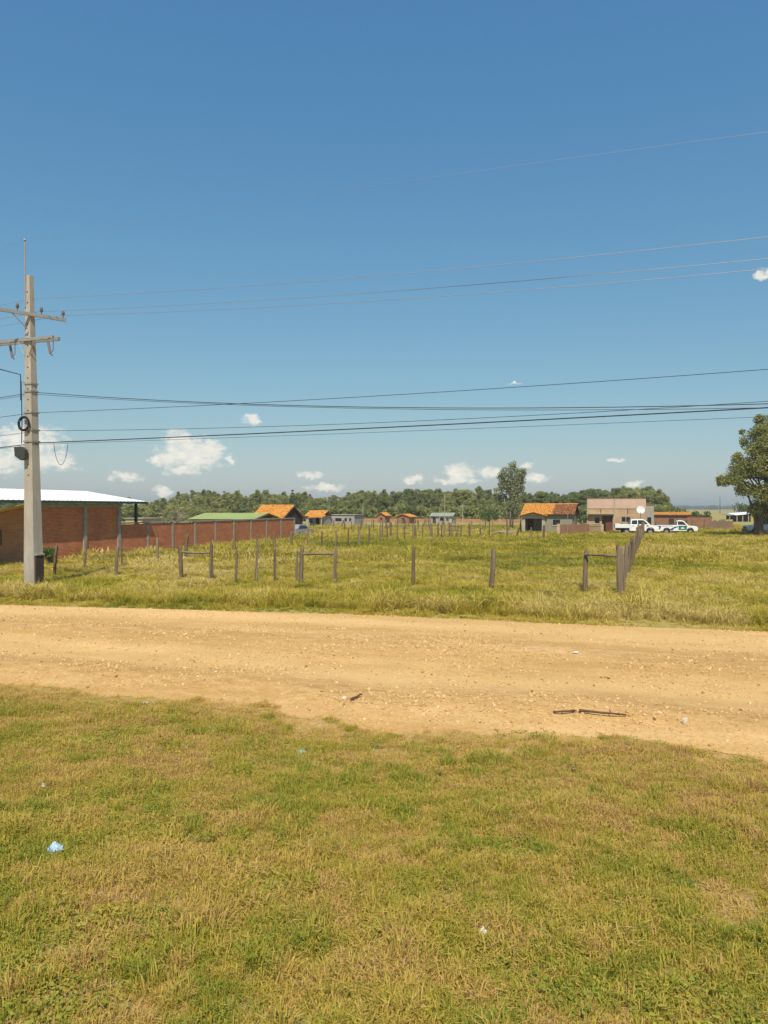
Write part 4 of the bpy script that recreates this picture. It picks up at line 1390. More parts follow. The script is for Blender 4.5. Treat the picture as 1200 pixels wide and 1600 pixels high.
def shell(prof_, w0, w1, zb):
    """side profile (x, z) lofted to +-w, narrowing above zb to w1 (tumblehome), bevelled along the edges"""
    zmax = max(z for _, z in prof_)

    def hw(z):
        t_ = min(1, max(0, (z - zb) / max(1e-6, zmax - zb)))
        return w0 + (w1 - w0) * t_
    n_ = len(prof_)
    cx = sum(x for x, _ in prof_) / n_; cz = sum(z for _, z in prof_) / n_
    b_ = MB(); vs_ = []
    for sy, ins in ((-1, 0.06), (-1, 0.0), (1, 0.0), (1, 0.06)):
        for x, z in prof_:
            k = 1 - ins * 0.6
            zz = cz + (z - cz) * k; xx = cx + (x - cx) * (1 - ins * 0.25)
            y = sy * (hw(z) - (0.0 if ins else 0.05))
            vs_.append((xx, y, zz))
    for i in range(3):
        for j in range(n_):
            b_.f.append((i * n_ + j, (i + 1) * n_ + j, (i + 1) * n_ + (j + 1) % n_, i * n_ + (j + 1) % n_)); b_.fm.append(0)
    b_.f.append(tuple(range(n_))); b_.f.append(tuple(3 * n_ + j for j in range(n_ - 1, -1, -1))); b_.fm += [0, 0]
    b_.v = vs_
    return b_, hw


def side_panel(parent, name, poly, hw, mat, proud=0.012, both=True):
    """thin panel following the flank of the shell"""
    for sy in ((-1, 1) if both else (-1,)):
        b_ = MB()
        n_ = len(poly)
        vs_ = [(x, sy * (hw(z) + proud), z) for x, z in poly] + [(x, sy * (hw(z) - 0.02), z) for x, z in poly]
        fs_ = [tuple(range(n_)), tuple(range(2 * n_ - 1, n_ - 1, -1))] + [(j, j + n_, (j + 1) % n_ + n_, (j + 1) % n_) for j in range(n_)]
        b_.add(vs_, fs_).build(name, mat, parent)


def pickup(name, label, loc, rz, paint, double=True, flatbed=False, livery=False, length=5.2, dark_front=False):
    """a pickup facing local +x, origin on the ground under its middle"""
    t_ = tag(empty(name, loc, rz), label, 'pickup truck')
    Lh = length / 2
    ax_f, ax_r = Lh - 0.92, -Lh + 1.15
    cab_r = -0.75 if double else -0.05
    # lower body with wheel arches cut into the profile
    def arch(xc, r_=0.46):
        return [(xc + r_ * math.cos(a), 0.42 + r_ * math.sin(a)) for a in np.linspace(0, math.pi, 9)]
    bed_rear = -Lh if not flatbed else cab_r - 0.12
    low = [(Lh - 0.02, 0.42)] + [(Lh, 0.62), (Lh - 0.03, 0.92), (Lh - 0.18, 1.04), (1.15, 1.14), (cab_r, 1.16), (bed_rear, 1.12 if not flatbed else 1.1), (bed_rear, 0.45)]
    pro = low[1:-1]
    bottom = [(bed_rear, 0.45)]
    if not flatbed:
        bottom += list(reversed(arch(ax_r)))
    bottom += list(reversed(arch(ax_f))) + [(Lh - 0.02, 0.42)]
    sh, hw = shell(pro + bottom, 0.90, 0.88, 0.6)
    sh.build('body', paint, t_)
    # cab
    cabp = [(cab_r, 1.13), (cab_r + 0.05, 1.62), (cab_r + 0.18, 1.76), (0.55, 1.78), (0.80, 1.70), (1.42, 1.13)]
    ch, chw = shell(cabp, 0.87, 0.68, 1.1)
    ch.build('cab', paint, t_)
    win = M['glass']
    if double:
        side_panel(t_, 'window', [(cab_r + 0.12, 1.2), (cab_r + 0.17, 1.62), (-0.02, 1.66), (-0.02, 1.2)], chw, win)
    side_panel(t_, 'window', [(0.06, 1.2), (0.06, 1.66), (0.55, 1.66), (0.78, 1.58), (1.15, 1.2)], chw, win)
    b_ = MB()
    b_.add([(0.86, -0.64, 1.68), (0.86, 0.64, 1.68), (1.39, 0.76, 1.18), (1.39, -0.76, 1.18), (0.83, -0.64, 1.66), (0.83, 0.64, 1.66), (1.36, 0.76, 1.16), (1.36, -0.76, 1.16)],
           [(0, 3, 2, 1), (4, 5, 6, 7), (0, 1, 5, 4), (2, 3, 7, 6), (0, 4, 7, 3), (1, 2, 6, 5)]).build('windscreen', win, t_)
    MB().box(cab_r - 0.012, cab_r + 0.06, -0.55, 0.55, 1.25, 1.6).build('rear_window', win, t_)
    # door seams and handles
    for x_ in ((0.02,) if double else ()) + (1.2, cab_r + 0.06 if not double else -0.70):
        side_panel(t_, 'door_seam', [(x_ - 0.008, 0.55), (x_ + 0.008, 0.55), (x_ + 0.008, 1.12), (x_ - 0.008, 1.12)], hw, M['dark_metal'], 0.004)
    for x_ in ((-0.55, 0.15) if double else (0.12,)):
        side_panel(t_, 'door_handle', [(x_, 0.98), (x_ + 0.16, 0.98), (x_ + 0.16, 1.02), (x_, 1.02)], hw, M['dark_metal'], 0.03)
    for sy in (-1, 1):
        MB().box(1.02, 1.16, sy * 0.9 - 0.02 + (0.1 if sy > 0 else -0.14), sy * 0.9 + 0.02 + (0.14 if sy > 0 else -0.1), 1.16, 1.34).build('mirror', paint, t_)
        MB().box(Lh - 0.16, Lh + 0.01, sy * 0.72 - 0.15, sy * 0.72 + 0.15, 0.76, 0.92).build('headlight', M['headlamp'], t_)
    MB().box(Lh - 0.06, Lh + 0.09, -0.86, 0.86, 0.40, 0.62).build('bumper', M['dark_metal'] if dark_front else paint, t_)
    MB().box(Lh - 0.05, Lh + 0.025, -0.5, 0.5, 0.66, 0.9).build('grille', M['dark_metal'], t_)
    if flatbed:
        MB().box(-Lh - 0.1, cab_r - 0.1, -0.98, 0.98, 0.78, 0.9).build('bed_floor', paint, t_)
        bd = MB()
        bd.box(-Lh - 0.1, cab_r - 0.1, -0.98, -0.94, 0.905, 1.22); bd.box(-Lh - 0.1, cab_r - 0.1, 0.94, 0.98, 0.905, 1.22); bd.box(-Lh - 0.1, -Lh - 0.06, -0.93, 0.93, 0.905, 1.22)
        bd.build('bed_side', paint, t_)
        hr = MB()
        for yy in (-0.9, -0.45, 0, 0.45, 0.9):
            hr.tube([(cab_r - 0.14, yy, 0.9), (cab_r - 0.14, yy, 1.62)], 0.025, 5)
        hr.tube([(cab_r - 0.14, -0.92, 1.62), (cab_r - 0.14, 0.92, 1.62)], 0.03, 5)
        hr.tube([(cab_r - 0.14, -0.92, 1.4), (cab_r - 0.14, 0.92, 1.4)], 0.02, 5)
        hr.build('headboard', M['post2'], t_)
        MB().box(-Lh, cab_r, -0.4, 0.4, 0.5, 0.775).build('chassis', M['dark_metal'], t_)
    else:
        MB().box(-Lh + 0.08, cab_r - 0.06, -0.78, 0.78, 1.105, 1.135).build('bed_cover', M['dark_metal'] if not livery else paint, t_)
        for sy in (-1, 1):
            MB().box(-Lh - 0.01, -Lh + 0.06, sy * 0.8 - 0.07, sy * 0.8 + 0.07, 0.78, 1.05).build('tail_light', M['red_lamp'], t_)
        MB().box(-Lh - 0.1, -Lh + 0.02, -0.85, 0.85, 0.42, 0.58).build('rear_bumper', M['dark_metal'], t_)
    MB().box(ax_r - 0.5, ax_f + 0.5, -0.7, 0.7, 0.36, 0.5).build('underbody', M['black_rubber'], t_)
    for x_ in (ax_f, ax_r):
        for sy in (-1, 1):
            wheel(t_, x_, sy * 0.78)
    if livery:
        side_panel(t_, 'blue_stripe', [(-Lh + 0.02, 0.62), (-Lh + 0.02, 1.08), (-Lh + 0.5, 1.08), (-Lh + 0.35, 0.62)], hw, M['car_blue'], 0.006)
        side_panel(t_, 'blue_stripe', [(-0.95, 0.5), (-1.0, 0.62), (-0.35, 0.98), (0.05, 1.0), (0.05, 0.9), (-0.45, 0.72), (-0.6, 0.5)], hw, M['car_blue'], 0.006)
        side_panel(t_, 'blue_stripe', [(-1.95, 0.98), (-1.2, 1.06), (-0.6, 1.0), (-0.6, 1.06), (-1.2, 1.1), (-1.95, 1.06)], hw, M['car_blue'], 0.006)
        side_panel(t_, 'green_door_panel', [(0.12, 0.55), (0.12, 1.1), (1.16, 1.1), (1.16, 0.55)], hw, M['car_green'], 0.006)
        side_panel(t_, 'door_emblem', [(0.42, 0.72), (0.42, 0.84), (0.56, 0.84), (0.62, 0.98), (0.70, 0.84), (0.86, 0.84), (0.86, 0.72)], hw, M['car_white'], 0.009)
    return t_


pickup('flatbed_pickup', 'white double cab pickup with low white flatbed in front of the flat house', at(995, 87.5, 0), GRID + 0.10, M['car_white'], True, True, length=4.6)
lv = pickup('livery_pickup', 'white pickup with blue stripes and green door parked nose right', at(1057, 89.5, 0), GRID + 0.12, M['car_white'], False, False, True, 5.1, True)
lv.scale = (0.86, 0.9, 0.9)
pickup('silver_pickup', 'silver grey pickup parked behind the trunk of the big tree', at(1200, 88.0, 0), GRID + math.pi + 0.2, M['car_silver'], True, False, False, 5.0, True)
# small grey car seen between wall end and field
cr = tag(empty('parked_car', at(467, 79.0, 0), GRID + 1.5), 'small grey car half hidden in grass at the end of the brick wall', 'car')
sh, hw = shell([(1.9, 0.3), (1.95, 0.6), (1.75, 0.78), (0.9, 0.86), (0.3, 1.32), (-0.9, 1.36), (-1.6, 0.98), (-1.95, 0.9), (-1.95, 0.32)], 0.8, 0.6, 0.8)
sh.build('body', M['car_grey'], cr)
side_panel(cr, 'window', [(-1.35, 0.95), (-0.85, 1.26), (0.25, 1.24), (0.7, 0.92)], hw, M['glass'])
MB().add([(0.42, -0.55, 1.27), (0.42, 0.55, 1.27), (0.92, 0.68, 0.9), (0.92, -0.68, 0.9)], [(0, 3, 2, 1)]).build('windscreen', M['glass'], cr)
for x_ in (1.2, -1.2):
    for sy in (-1, 1):
        wheel(cr, x_, sy * 0.72, 0.29, 0.2)

# ------------------------------------------------------------------ trees
def leaves_mesh(name, clusters, per, size, mat, seed, squash=0.8, extra=None, droop=0.0, sun_tint=True):
    """leaf clumps: many small folded leaves through the volume of each clump (centre, radius)"""
    g_ = np.random.default_rng(seed)
    V_, A_ = [], []
    for ci, (c_, r_) in enumerate(clusters):
        n_ = int(per * (r_ ** 1.7))
        u_ = g_.normal(size=(n_, 3)); u_ /= np.linalg.norm(u_, axis=1)[:, None]
        rr_ = r_ * g_.uniform(0.25, 1.0, n_) ** 0.45 * (1 + 0.25 * g_.normal(size=n_) * 0.4)
        p_ = np.array(c_) + u_ * rr_[:, None] * np.array([1, 1, squash])
        p_[:, 2] -= droop * g_.uniform(0, 1, n_) ** 2
        a_ = g_.normal(size=(n_, 3)); a_ /= np.linalg.norm(a_, axis=1)[:, None]
        b_ = np.cross(a_, g_.normal(size=(n_, 3))); b_ /= np.linalg.norm(b_, axis=1)[:, None]
        s_ = size * g_.uniform(0.6, 1.35, n_)[:, None]
        V_.append(np.stack([p_ - a_ * s_, p_ + b_ * s_ * 0.55, p_ + a_ * s_, p_ - b_ * s_ * 0.55], 1).reshape(-1, 3))
        A_.append(np.clip(g_.normal(0.5 + g_.uniform(-0.22, 0.22), 0.17, n_), 0, 1))
    V_ = np.concatenate(V_); A_ = np.concatenate(A_)
    me_ = bpy.data.meshes.new(name)
    n_ = len(A_)
    me_.vertices.add(n_ * 4); me_.vertices.foreach_set('co', V_.ravel())
    me_.loops.add(n_ * 4); me_.loops.foreach_set('vertex_index', np.arange(n_ * 4))
    me_.polygons.add(n_); me_.polygons.foreach_set('loop_start', np.arange(n_) * 4)
    me_.update(calc_edges=True)
    at_ = me_.attributes.new('rnd', 'FLOAT', 'FACE'); at_.data.foreach_set('value', A_)
    me_.materials.append(mat)
    return me_


def limbs(b_, base, top, clusters, r0, seed, n=7):
    rr_ = random.Random(seed)
    for c_, _r in clusters:
        c_ = Vector(c_)
        t_ = rr_.uniform(0.35, 0.95)
        s_ = base.lerp(top, t_)
        if s_.z > c_.z: s_ = base.lerp(top, max(0.25, (c_.z - base.z) / (top.z - base.z) * 0.7))
        m_ = s_.lerp(c_, 0.5) + Vector((rr_.uniform(-.2, .2), rr_.uniform(-.2, .2), rr_.uniform(-0.1, 0.35)))
        b_.tube([s_, m_, c_], [r0 * 0.45, r0 * 0.28, r0 * 0.08], 5)


# the big shade tree at the right edge
TD = 80.0
bt = tag(empty('shade_tree', at(1187, TD, 0)), 'big broad tree with dense olive foliage cut by the right edge', 'tree')
K = TD / FPX


def tp(px, py, dy=0.0):
    return ((px - 1187) * K, dy, zrow(py, TD))


rg_ = random.Random(5)
cl = []
for px, py, r_ in ((1138, 747, 1.05), (1150, 745, 1.3), (1165, 735, 1.7), (1182, 730, 2.0), (1200, 725, 2.2), (1225, 730, 2.4), (1160, 762, 1.2), (1175, 768, 1.5), (1195, 765, 1.9),
                   (1172, 700, 1.3), (1185, 690, 1.6), (1200, 690, 2.0), (1172, 675, 0.9), (1186, 668, 1.0), (1200, 660, 1.3), (1222, 665, 1.9), (1240, 690, 2.2), (1260, 720, 2.4),
                   (1250, 760, 2.0), (1195, 790, 1.3), (1180, 795, 0.9), (1205, 800, 1.3), (1225, 785, 1.8), (1160, 672, 0.45), (1162, 690, 0.4), (1130, 752, 0.6), (1125, 748, 0.4), (1215, 640, 1.4), (1188, 655, 0.7),
                   (1155, 715, 0.8)):
    for _ in range(2):
        cl.append((tp(px + rg_.uniform(-4, 4), py + rg_.uniform(-4, 4), rg_.uniform(-1, 1) * (0.6 + r_ * 0.9)), r_ * rg_.uniform(0.62, 0.88)))
b = MB()
b.tube([(0, 0, -0.3), (0.05, 0, 0.3), (0.0, 0, 1.6), (0.35, 0.1, 3.4), (0.9, 0.1, 6.2), (1.3, 0, 9.0)], [0.50, 0.38, 0.32, 0.27, 0.19, 0.07], 10)
b.tube([(-0.42, 0.12, -0.2), (-0.30, 0.1, 1.3), (-0.55, 0.0, 2.6), (-1.3, -0.2, 4.3)], [0.3, 0.22, 0.18, 0.08], 8)
limbs(b, Vector((0.1, 0, 1.8)), Vector((0.9, 0.1, 7.5)), cl[::2], 0.26, 3)
b.build('trunk', M['bark'], bt, True)
put('crown', leaves_mesh('crown', cl, 620, 0.10, M['leaf_big'], 31, 0.75, droop=0.25), bt)

# the tall gum tree standing before the woodland
GD = 108.0
K2 = GD / FPX
et = tag(empty('gum_tree', at(797, GD, 0)), 'tall slender gum tree rising above the woodland beside the tiled house', 'tree')
cl = []
for px, py, r_ in ((785, 738, .75), (800, 732, .8), (812, 735, .75), (792, 750, 1.0), (808, 748, .95), (782, 758, .8), (798, 762, 1.1), (812, 765, .9), (788, 775, .85), (803, 778, 1.0), (815, 752, .6),
                   (780, 745, .5), (794, 790, .8), (808, 792, .7), (800, 725, .4), (818, 738, .35), (785, 800, .5), (803, 804, .6), (776, 766, .35)):
    for _ in range(2):
        cl.append((((px - 797 + rg_.uniform(-3, 3)) * K2, rg_.uniform(-1, 1) * 1.0, zrow(py + rg_.uniform(-3, 3), GD)), r_ * rg_.uniform(0.7, 1.0)))
b = MB()
b.tube([(0, 0, -0.2), (0.05, 0, 2.5), (-0.1, 0, 5.0), (0.1, 0, 8.2)], [0.17, 0.14, 0.10, 0.03], 7)
b.tube([(0.35, 0.2, -0.2), (0.45, 0.2, 2.5), (0.8, 0, 5.0), (0.9, 0, 7.2)], [0.14, 0.11, 0.08, 0.02], 7)
b.tube([(-0.4, -0.1, -0.2), (-0.5, 0, 2.4), (-0.85, 0, 4.6)], [0.12, 0.10, 0.03], 6)
limbs(b, Vector((0, 0, 2.5)), Vector((0.05, 0, 7.6)), cl[::2], 0.12, 4)
b.build('trunk', M['bark_pale'], et, True)
put('crown', leaves_mesh('crown', cl, 400, 0.12, M['leaf_euc'], 41, 1.0, droop=0.5), et)


def bush(name, label, px, d, w_, h_, seed, mat='leaf_bush', leaf=0.14, per=260, cat='bush'):
    t_ = tag(empty(name, at(px, d, 0)), label, cat)
    rr_ = random.Random(seed)
    cl_ = [((rr_.uniform(-1, 1) * w_ * 0.33, rr_.uniform(-1, 1) * w_ * 0.33, h_ * rr_.uniform(0.35, 0.75)), min(w_, h_) * rr_.uniform(0.22, 0.34)) for _ in range(9)]
    b_ = MB()
    b_.tube([(0, 0, -0.1), (0.05, 0, h_ * 0.55)], [0.09, 0.04], 6)
    limbs(b_, Vector((0, 0, 0.05)), Vector((0.05, 0, h_ * 0.5)), cl_[:5], 0.08, seed)
    b_.build('trunk', M['bark'], t_)
    put('crown', leaves_mesh('crown', cl_, per, leaf, M[mat], seed, 0.85), t_)
    return t_


bush('round_bush', 'rounded green bush behind the end of the orange roof strip', 1081, 125, 2.6, 2.7, 61)
bush('round_bush', 'rounded green bush just right of its twin behind the brown wall', 1096, 124, 2.5, 2.75, 62)
bush('round_bush', 'lone dark bush at the right foot of the woodland', 1058, 180, 3.4, 3.3, 63, 'leaf_wood', 0.2, 150)
bush('round_bush', 'dark bush half hidden by the big tree crown above the white roof', 1172, 215, 7.0, 5.0, 64, 'leaf_wood', 0.26, 60)
bush('weedy_bush', 'scrubby bush at the foot of the red brick shed behind the pole', 76, 38.6, 0.8, 1.25, 65, 'leaf_bush', 0.05, 1500)
bush('round_bush', 'bright green bush beyond the low brick wall beside the shed', 238, 88, 4.0, 2.2, 66, 'leaf_bush', 0.14, 200)
bush('round_bush', 'green bush before the woodland left of the tall gum tree', 765, 150, 4.4, 2.6, 67, 'leaf_bush', 0.18, 130)
bush('round_bush', 'low green bush between tiled house and flat house', 911, 104, 1.4, 2.2, 68, 'leaf_bush', 0.10, 300)
# pale bare-twigged tree above the boundary wall
bs = tag(empty('bare_tree', at(277, 84, 0)), 'pale half bare twiggy tree behind the brick boundary wall', 'tree')
b = MB()
rr_ = random.Random(9)
b.tube([(0, 0, -0.2), (0, 0, 1.6), (0.1, 0, 2.4)], [0.1, 0.08, 0.04], 6)
tips = []
for k in range(46):
    a = rr_.uniform(0, 6.28); e = rr_.uniform(0.2, 1.3); L1 = rr_.uniform(1.0, 1.9)
    s0 = Vector((0, 0, rr_.uniform(1.2, 2.3)))
    dr_ = Vector((math.cos(a) * math.cos(e), math.sin(a) * math.cos(e), math.sin(e)))
    e1 = s0 + dr_ * L1 * 0.6; e2 = s0 + dr_ * L1 + Vector((0, 0, -0.2))
    b.tube([s0, e1, e2], [0.028, 0.018, 0.006], 4)
    tips.append((tuple(e2), 0.16))
b.build('trunk', M['bark_pale'], bs)
put('crown', leaves_mesh('crown', tips, 900, 0.05, M['leaf_euc'], 71, 1.0), bs)


# ------------------------------------------------------------------ scattered growth (stuff)
def scatter(name, label, protos, P, idx_, rot, scl, tint, kind='stuff'):
    """one object: a point set whose nodes place plant meshes on the points"""
    pc_ = bpy.data.collections.new(name + '_kinds')
    for i, me_ in enumerate(protos):
        o_ = bpy.data.objects.new('%s_kind_%02d' % (name, i), me_)
        pc_.objects.link(o_)
    me_ = bpy.data.meshes.new(name)
    n_ = len(P)
    me_.vertices.add(n_)
    me_.vertices.foreach_set('co', np.asarray(P, float).ravel())
    for nm, ty, dat in (('kind_index', 'INT', idx_), ('tint', 'FLOAT', tint)):
        a_ = me_.attributes.new(nm, ty, 'POINT'); a_.data.foreach_set('value', np.asarray(dat))
    for nm, dat in (('turn', rot), ('size', scl)):
        a_ = me_.attributes.new(nm, 'FLOAT_VECTOR', 'POINT'); a_.data.foreach_set('vector', np.asarray(dat, float).ravel())
    o_ = bpy.data.objects.new(name, me_)
    col.objects.link(o_)
    ng = bpy.data.node_groups.new(name + '_scatter', 'GeometryNodeTree')
    ng.interface.new_socket('Geometry', in_out='INPUT', socket_type='NodeSocketGeometry')
    ng.interface.new_socket('Geometry', in_out='OUTPUT', socket_type='NodeSocketGeometry')
    N, L = ng.nodes, ng.links
    gi = N.new('NodeGroupInput'); go = N.new('NodeGroupOutput')
    ci = N.new('GeometryNodeCollectionInfo')
    ci.inputs['Collection'].default_value = pc_
    ci.inputs['Separate Children'].default_value = True
    ci.inputs['Reset Children'].default_value = True
    ip = N.new('GeometryNodeInstanceOnPoints')
    ip.inputs['Pick Instance'].default_value = True

    def na(nm, ty):
        x = N.new('GeometryNodeInputNamedAttribute'); x.data_type = ty
        x.inputs['Name'].default_value = nm
        return x.outputs['Attribute']
    L.new(gi.outputs[0], ip.inputs['Points'])
    L.new(ci.outputs[0], ip.inputs['Instance'])
    L.new(na('kind_index', 'INT'), ip.inputs['Instance Index'])
    L.new(na('turn', 'FLOAT_VECTOR'), ip.inputs['Rotation'])
    L.new(na('size', 'FLOAT_VECTOR'), ip.inputs['Scale'])
    L.new(ip.outputs[0], go.inputs[0])
    md = o_.modifiers.new('scatter', 'NODES')
    md.node_group = ng
    return tag(o_, label, None, None, kind)


def tuft_mesh(name, n_, rad, h0, h1, w_, lean, mat, seed, curl=0.5, dry=0.0):
    """a tuft of bent, tapering blades"""
    g_ = np.random.default_rng(seed)
    V_, F_, A_ = [], [], []
    for i in range(n_):
        a = g_.uniform(0, 2 * math.pi); r_ = rad * math.sqrt(g_.uniform(0, 1))
        bx, by = r_ * math.cos(a), r_ * math.sin(a)
        h_ = g_.uniform(h0, h1)
        la = a + g_.normal(0, 1.0)
        ln = abs(g_.normal(lean, lean * 0.5)) * h_
        dx, dy = math.cos(la), math.sin(la)
        sx, sy = -dy, dx
        ww = w_ * g_.uniform(0.6, 1.4)
        tw = g_.uniform(-1, 1)
        sx, sy = sx * math.cos(tw) + dx * math.sin(tw), sy * math.cos(tw) + dy * math.sin(tw)
        o_ = len(V_)
        mx, my = bx + dx * ln * 0.35, by + dy * ln * 0.35
        tx, ty = bx + dx * ln, by + dy * ln
        tz = h_ * max(0.15, 1 - curl * min(1, ln / h_) * 0.7)
        V_ += [(bx - sx * ww, by - sy * ww, -0.01), (bx + sx * ww, by + sy * ww, -0.01), (mx + sx * ww * 0.8, my + sy * ww * 0.8, h_ * 0.6), (mx - sx * ww * 0.8, my - sy * ww * 0.8, h_ * 0.6), (tx, ty, tz)]
        F_ += [(o_, o_ + 1, o_ + 2, o_ + 3), (o_ + 3, o_ + 2, o_ + 4)]
        v_ = float(np.clip(g_.normal(0.5 - dry, 0.28), 0, 1))
        A_ += [v_, v_]
    me_ = bpy.data.meshes.new(name)
    me_.from_pydata(V_, [], F_)
    at_ = me_.attributes.new('rnd', 'FLOAT', 'FACE'); at_.data.foreach_set('value', A_)
    me_.materials.append(mat)
    return me_


def weed_mesh(name, n_, rad, h_, s_, mat, seed):
    """low broad-leaved weed"""
    g_ = np.random.default_rng(seed)
    V_, F_, A_ = [], [], []
    for i in range(n_):
        a = g_.uniform(0, 6.28); r_ = rad * math.sqrt(g_.uniform(0, 1))
        c_ = np.array([r_ * math.cos(a), r_ * math.sin(a), h_ * g_.uniform(0.25, 1) * (1 - 0.5 * r_ / rad)])
        nrm = np.array([g_.normal(0, 0.5), g_.normal(0, 0.5), 1.0]); nrm /= np.linalg.norm(nrm)
        u_ = np.cross(nrm, [math.cos(a), math.sin(a), 0.1]); u_ /= np.linalg.norm(u_)
        v_ = np.cross(nrm, u_)
        ss = s_ * g_.uniform(0.5, 1.3)
        o_ = len(V_)
        for q in range(6):
            an = q * math.pi / 3
            V_.append(tuple(c_ + ss * (u_ * math.cos(an) * 0.7 + v_ * math.sin(an))))
        F_.append(tuple(range(o_, o_ + 6)))
        A_.append(float(np.clip(g_.normal(0.6, 0.2), 0, 1)))
    me_ = bpy.data.meshes.new(name)
    me_.from_pydata(V_, [], F_)
    at_ = me_.attributes.new('rnd', 'FLOAT', 'FACE'); at_.data.foreach_set('value', A_)
    me_.materials.append(mat)
    return me_


def euler(n_, tilt=0.1):
    return np.stack([rng.normal(0, tilt, n_), rng.normal(0, tilt, n_), rng.uniform(0, 6.28, n_)], 1)


# near bank: short mown grass in dry and green patches
VG = [tuft_mesh('verge_tuft', 70, 0.085, 0.016, 0.062, 0.0026, 0.8, M['verge_grass'], 200 + k, 0.8) for k in range(4)]
VG += [tuft_mesh('verge_tuft_tall', 54, 0.055, 0.04, 0.105, 0.0024, 0.55, M['verge_grass'], 210 + k, 0.5) for k in range(3)]
VG += [weed_mesh('verge_weed', 46, 0.09, 0.045, 0.0085, M['verge_grass'], 220 + k) for k in range(2)]
VG += [tuft_mesh('verge_thatch', 70, 0.13, 0.006, 0.018, 0.0028, 2.6, M['verge_grass'], 230 + k, 1.0, 0.2) for k in range(2)]
nv = 52000
d_ = np.sqrt(rng.uniform(2.6 ** 2, 15.5 ** 2, nv))
x_ = rng.uniform(-1, 1, nv) * (0.56 * d_ + 1.8)
edge_d = near_edge(x_) - d_
keep = edge_d > -0.35
x_, d_, edge_d = x_[keep], d_[keep], edge_d[keep]
cov = fbm(x_ * 0.8, d_ * 0.8, 31, 4)
bare = 0.5 + (fbm(x_ * 1.7, d_ * 1.7, 35, 4) - 0.5) * 1.35 + 0.52 * np.clip(edge_d / 3.2, 0, 1) ** 0.9 - 0.08
pk = (bare + rng.uniform(-0.10, 0.10, len(x_))) > 0.64
thin = ~pk & (edge_d > 0.1) & (rng.uniform(0, 1, len(x_)) < np.clip(0.15 + edge_d * 0.35, 0, 0.8))
al = pk | thin
x_, d_, edge_d, cov, thin = x_[al], d_[al], edge_d[al], cov[al], thin[al]
n = len(x_)
green = np.clip((fbm(x_ * 0.6 + 7, d_ * 0.6, 41, 4) - 0.5) * 0.75 + (fbm(x_ * 2.4, d_ * 2.4, 43, 4) - 0.5) * 1.1 + (fbm(x_ * 7, d_ * 7, 44, 2) - 0.5) * 0.7 + 0.39, 0, 1)
green = np.clip(green - 0.16 * np.clip(1.3 - edge_d / 1.6, 0, 1), 0, 1)
tint = np.clip(green + rng.normal(0, 0.19, n), 0.02, 0.98)
kind = rng.integers(0, 4, n)
tall = rng.uniform(0, 1, n) < np.clip((fbm(x_ * 1.7, d_ * 1.7, 47, 3) - 0.50) * 1.6, 0.03, 0.4)
kind[tall] = rng.integers(4, 7, tall.sum())
wd = rng.uniform(0, 1, n) < np.clip((fbm(x_ * 1.3 + 20, d_ * 1.3, 51, 3) - 0.60) * 3.0, 0.0, 0.5)
kind[wd] = rng.integers(7, 9, wd.sum())
tint[wd] = np.clip(tint[wd] + 0.3, 0.6, 0.95)
kind[thin] = rng.integers(9, 11, thin.sum())
tint[thin] = rng.uniform(0.05, 0.5, thin.sum())
sc = rng.uniform(0.55, 1.5, n) * (0.7 + 0.6 * fbm(x_ * 1.1, d_ * 1.1, 53)) * np.clip(0.6 + edge_d * 0.4, 0.55, 1)
ex = []
for px, py, kd, cnt, spread, tn in ((215, 1530, 4, 7, 0.05, 0.85), (425, 1388, 7, 9, 0.06, 0.95), (850, 1478, 7, 26, 0.22, 0.85), (845, 1560, 7, 16, 0.14, 0.9), (40, 1545, 7, 22, 0.2, 0.85),
                                    (830, 1150, 7, 30, 0.28, 0.9), (880, 1195, 7, 26, 0.28, 0.85), (565, 1162, 7, 22, 0.22, 0.9), (640, 1215, 4, 18, 0.22, 0.8), (990, 1155, 7, 22, 0.3, 0.85),
                                    (1130, 1190, 7, 18, 0.3, 0.8), (330, 1290, 4, 14, 0.25, 0.8), (190, 1280, 4, 10, 0.2, 0.75), (700, 1330, 4, 10, 0.15, 0.7), (1000, 1340, 7, 14, 0.2, 0.8),
                                    (470, 1240, 4, 16, 0.3, 0.75), (1090, 1460, 4, 12, 0.15, 0.8), (600, 1440, 7, 10, 0.12, 0.85), (760, 1200, 4, 16, 0.3, 0.8), (300, 1150, 7, 16, 0.25, 0.75)):
    q = on_ground(px, py)
    for _ in range(cnt):
        ex.append((q.x + rng.normal(0, spread), q.y + rng.normal(0, spread), kd + rng.integers(0, 3 if kd == 4 else 2), tn + rng.normal(0, 0.08), rng.uniform(0.8, 1.5)))
ex = np.array(ex)
x_ = np.concatenate([x_, ex[:, 0]]); d_ = np.concatenate([d_, ex[:, 1]]); kind = np.concatenate([kind, ex[:, 2].astype(int)])
tint = np.concatenate([tint, ex[:, 3].clip(0.3, 0.98)]); sc = np.concatenate([sc, ex[:, 4]]); n = len(x_)
S = np.stack([sc, sc, sc * rng.uniform(0.8, 1.25, n)], 1)
scatter('verge_grass', 'short patchy green and straw coloured grass on the near bank', VG, np.stack([x_, d_, verge_h(x_, d_)], 1), kind, euler(n, 0.15), S, tint)

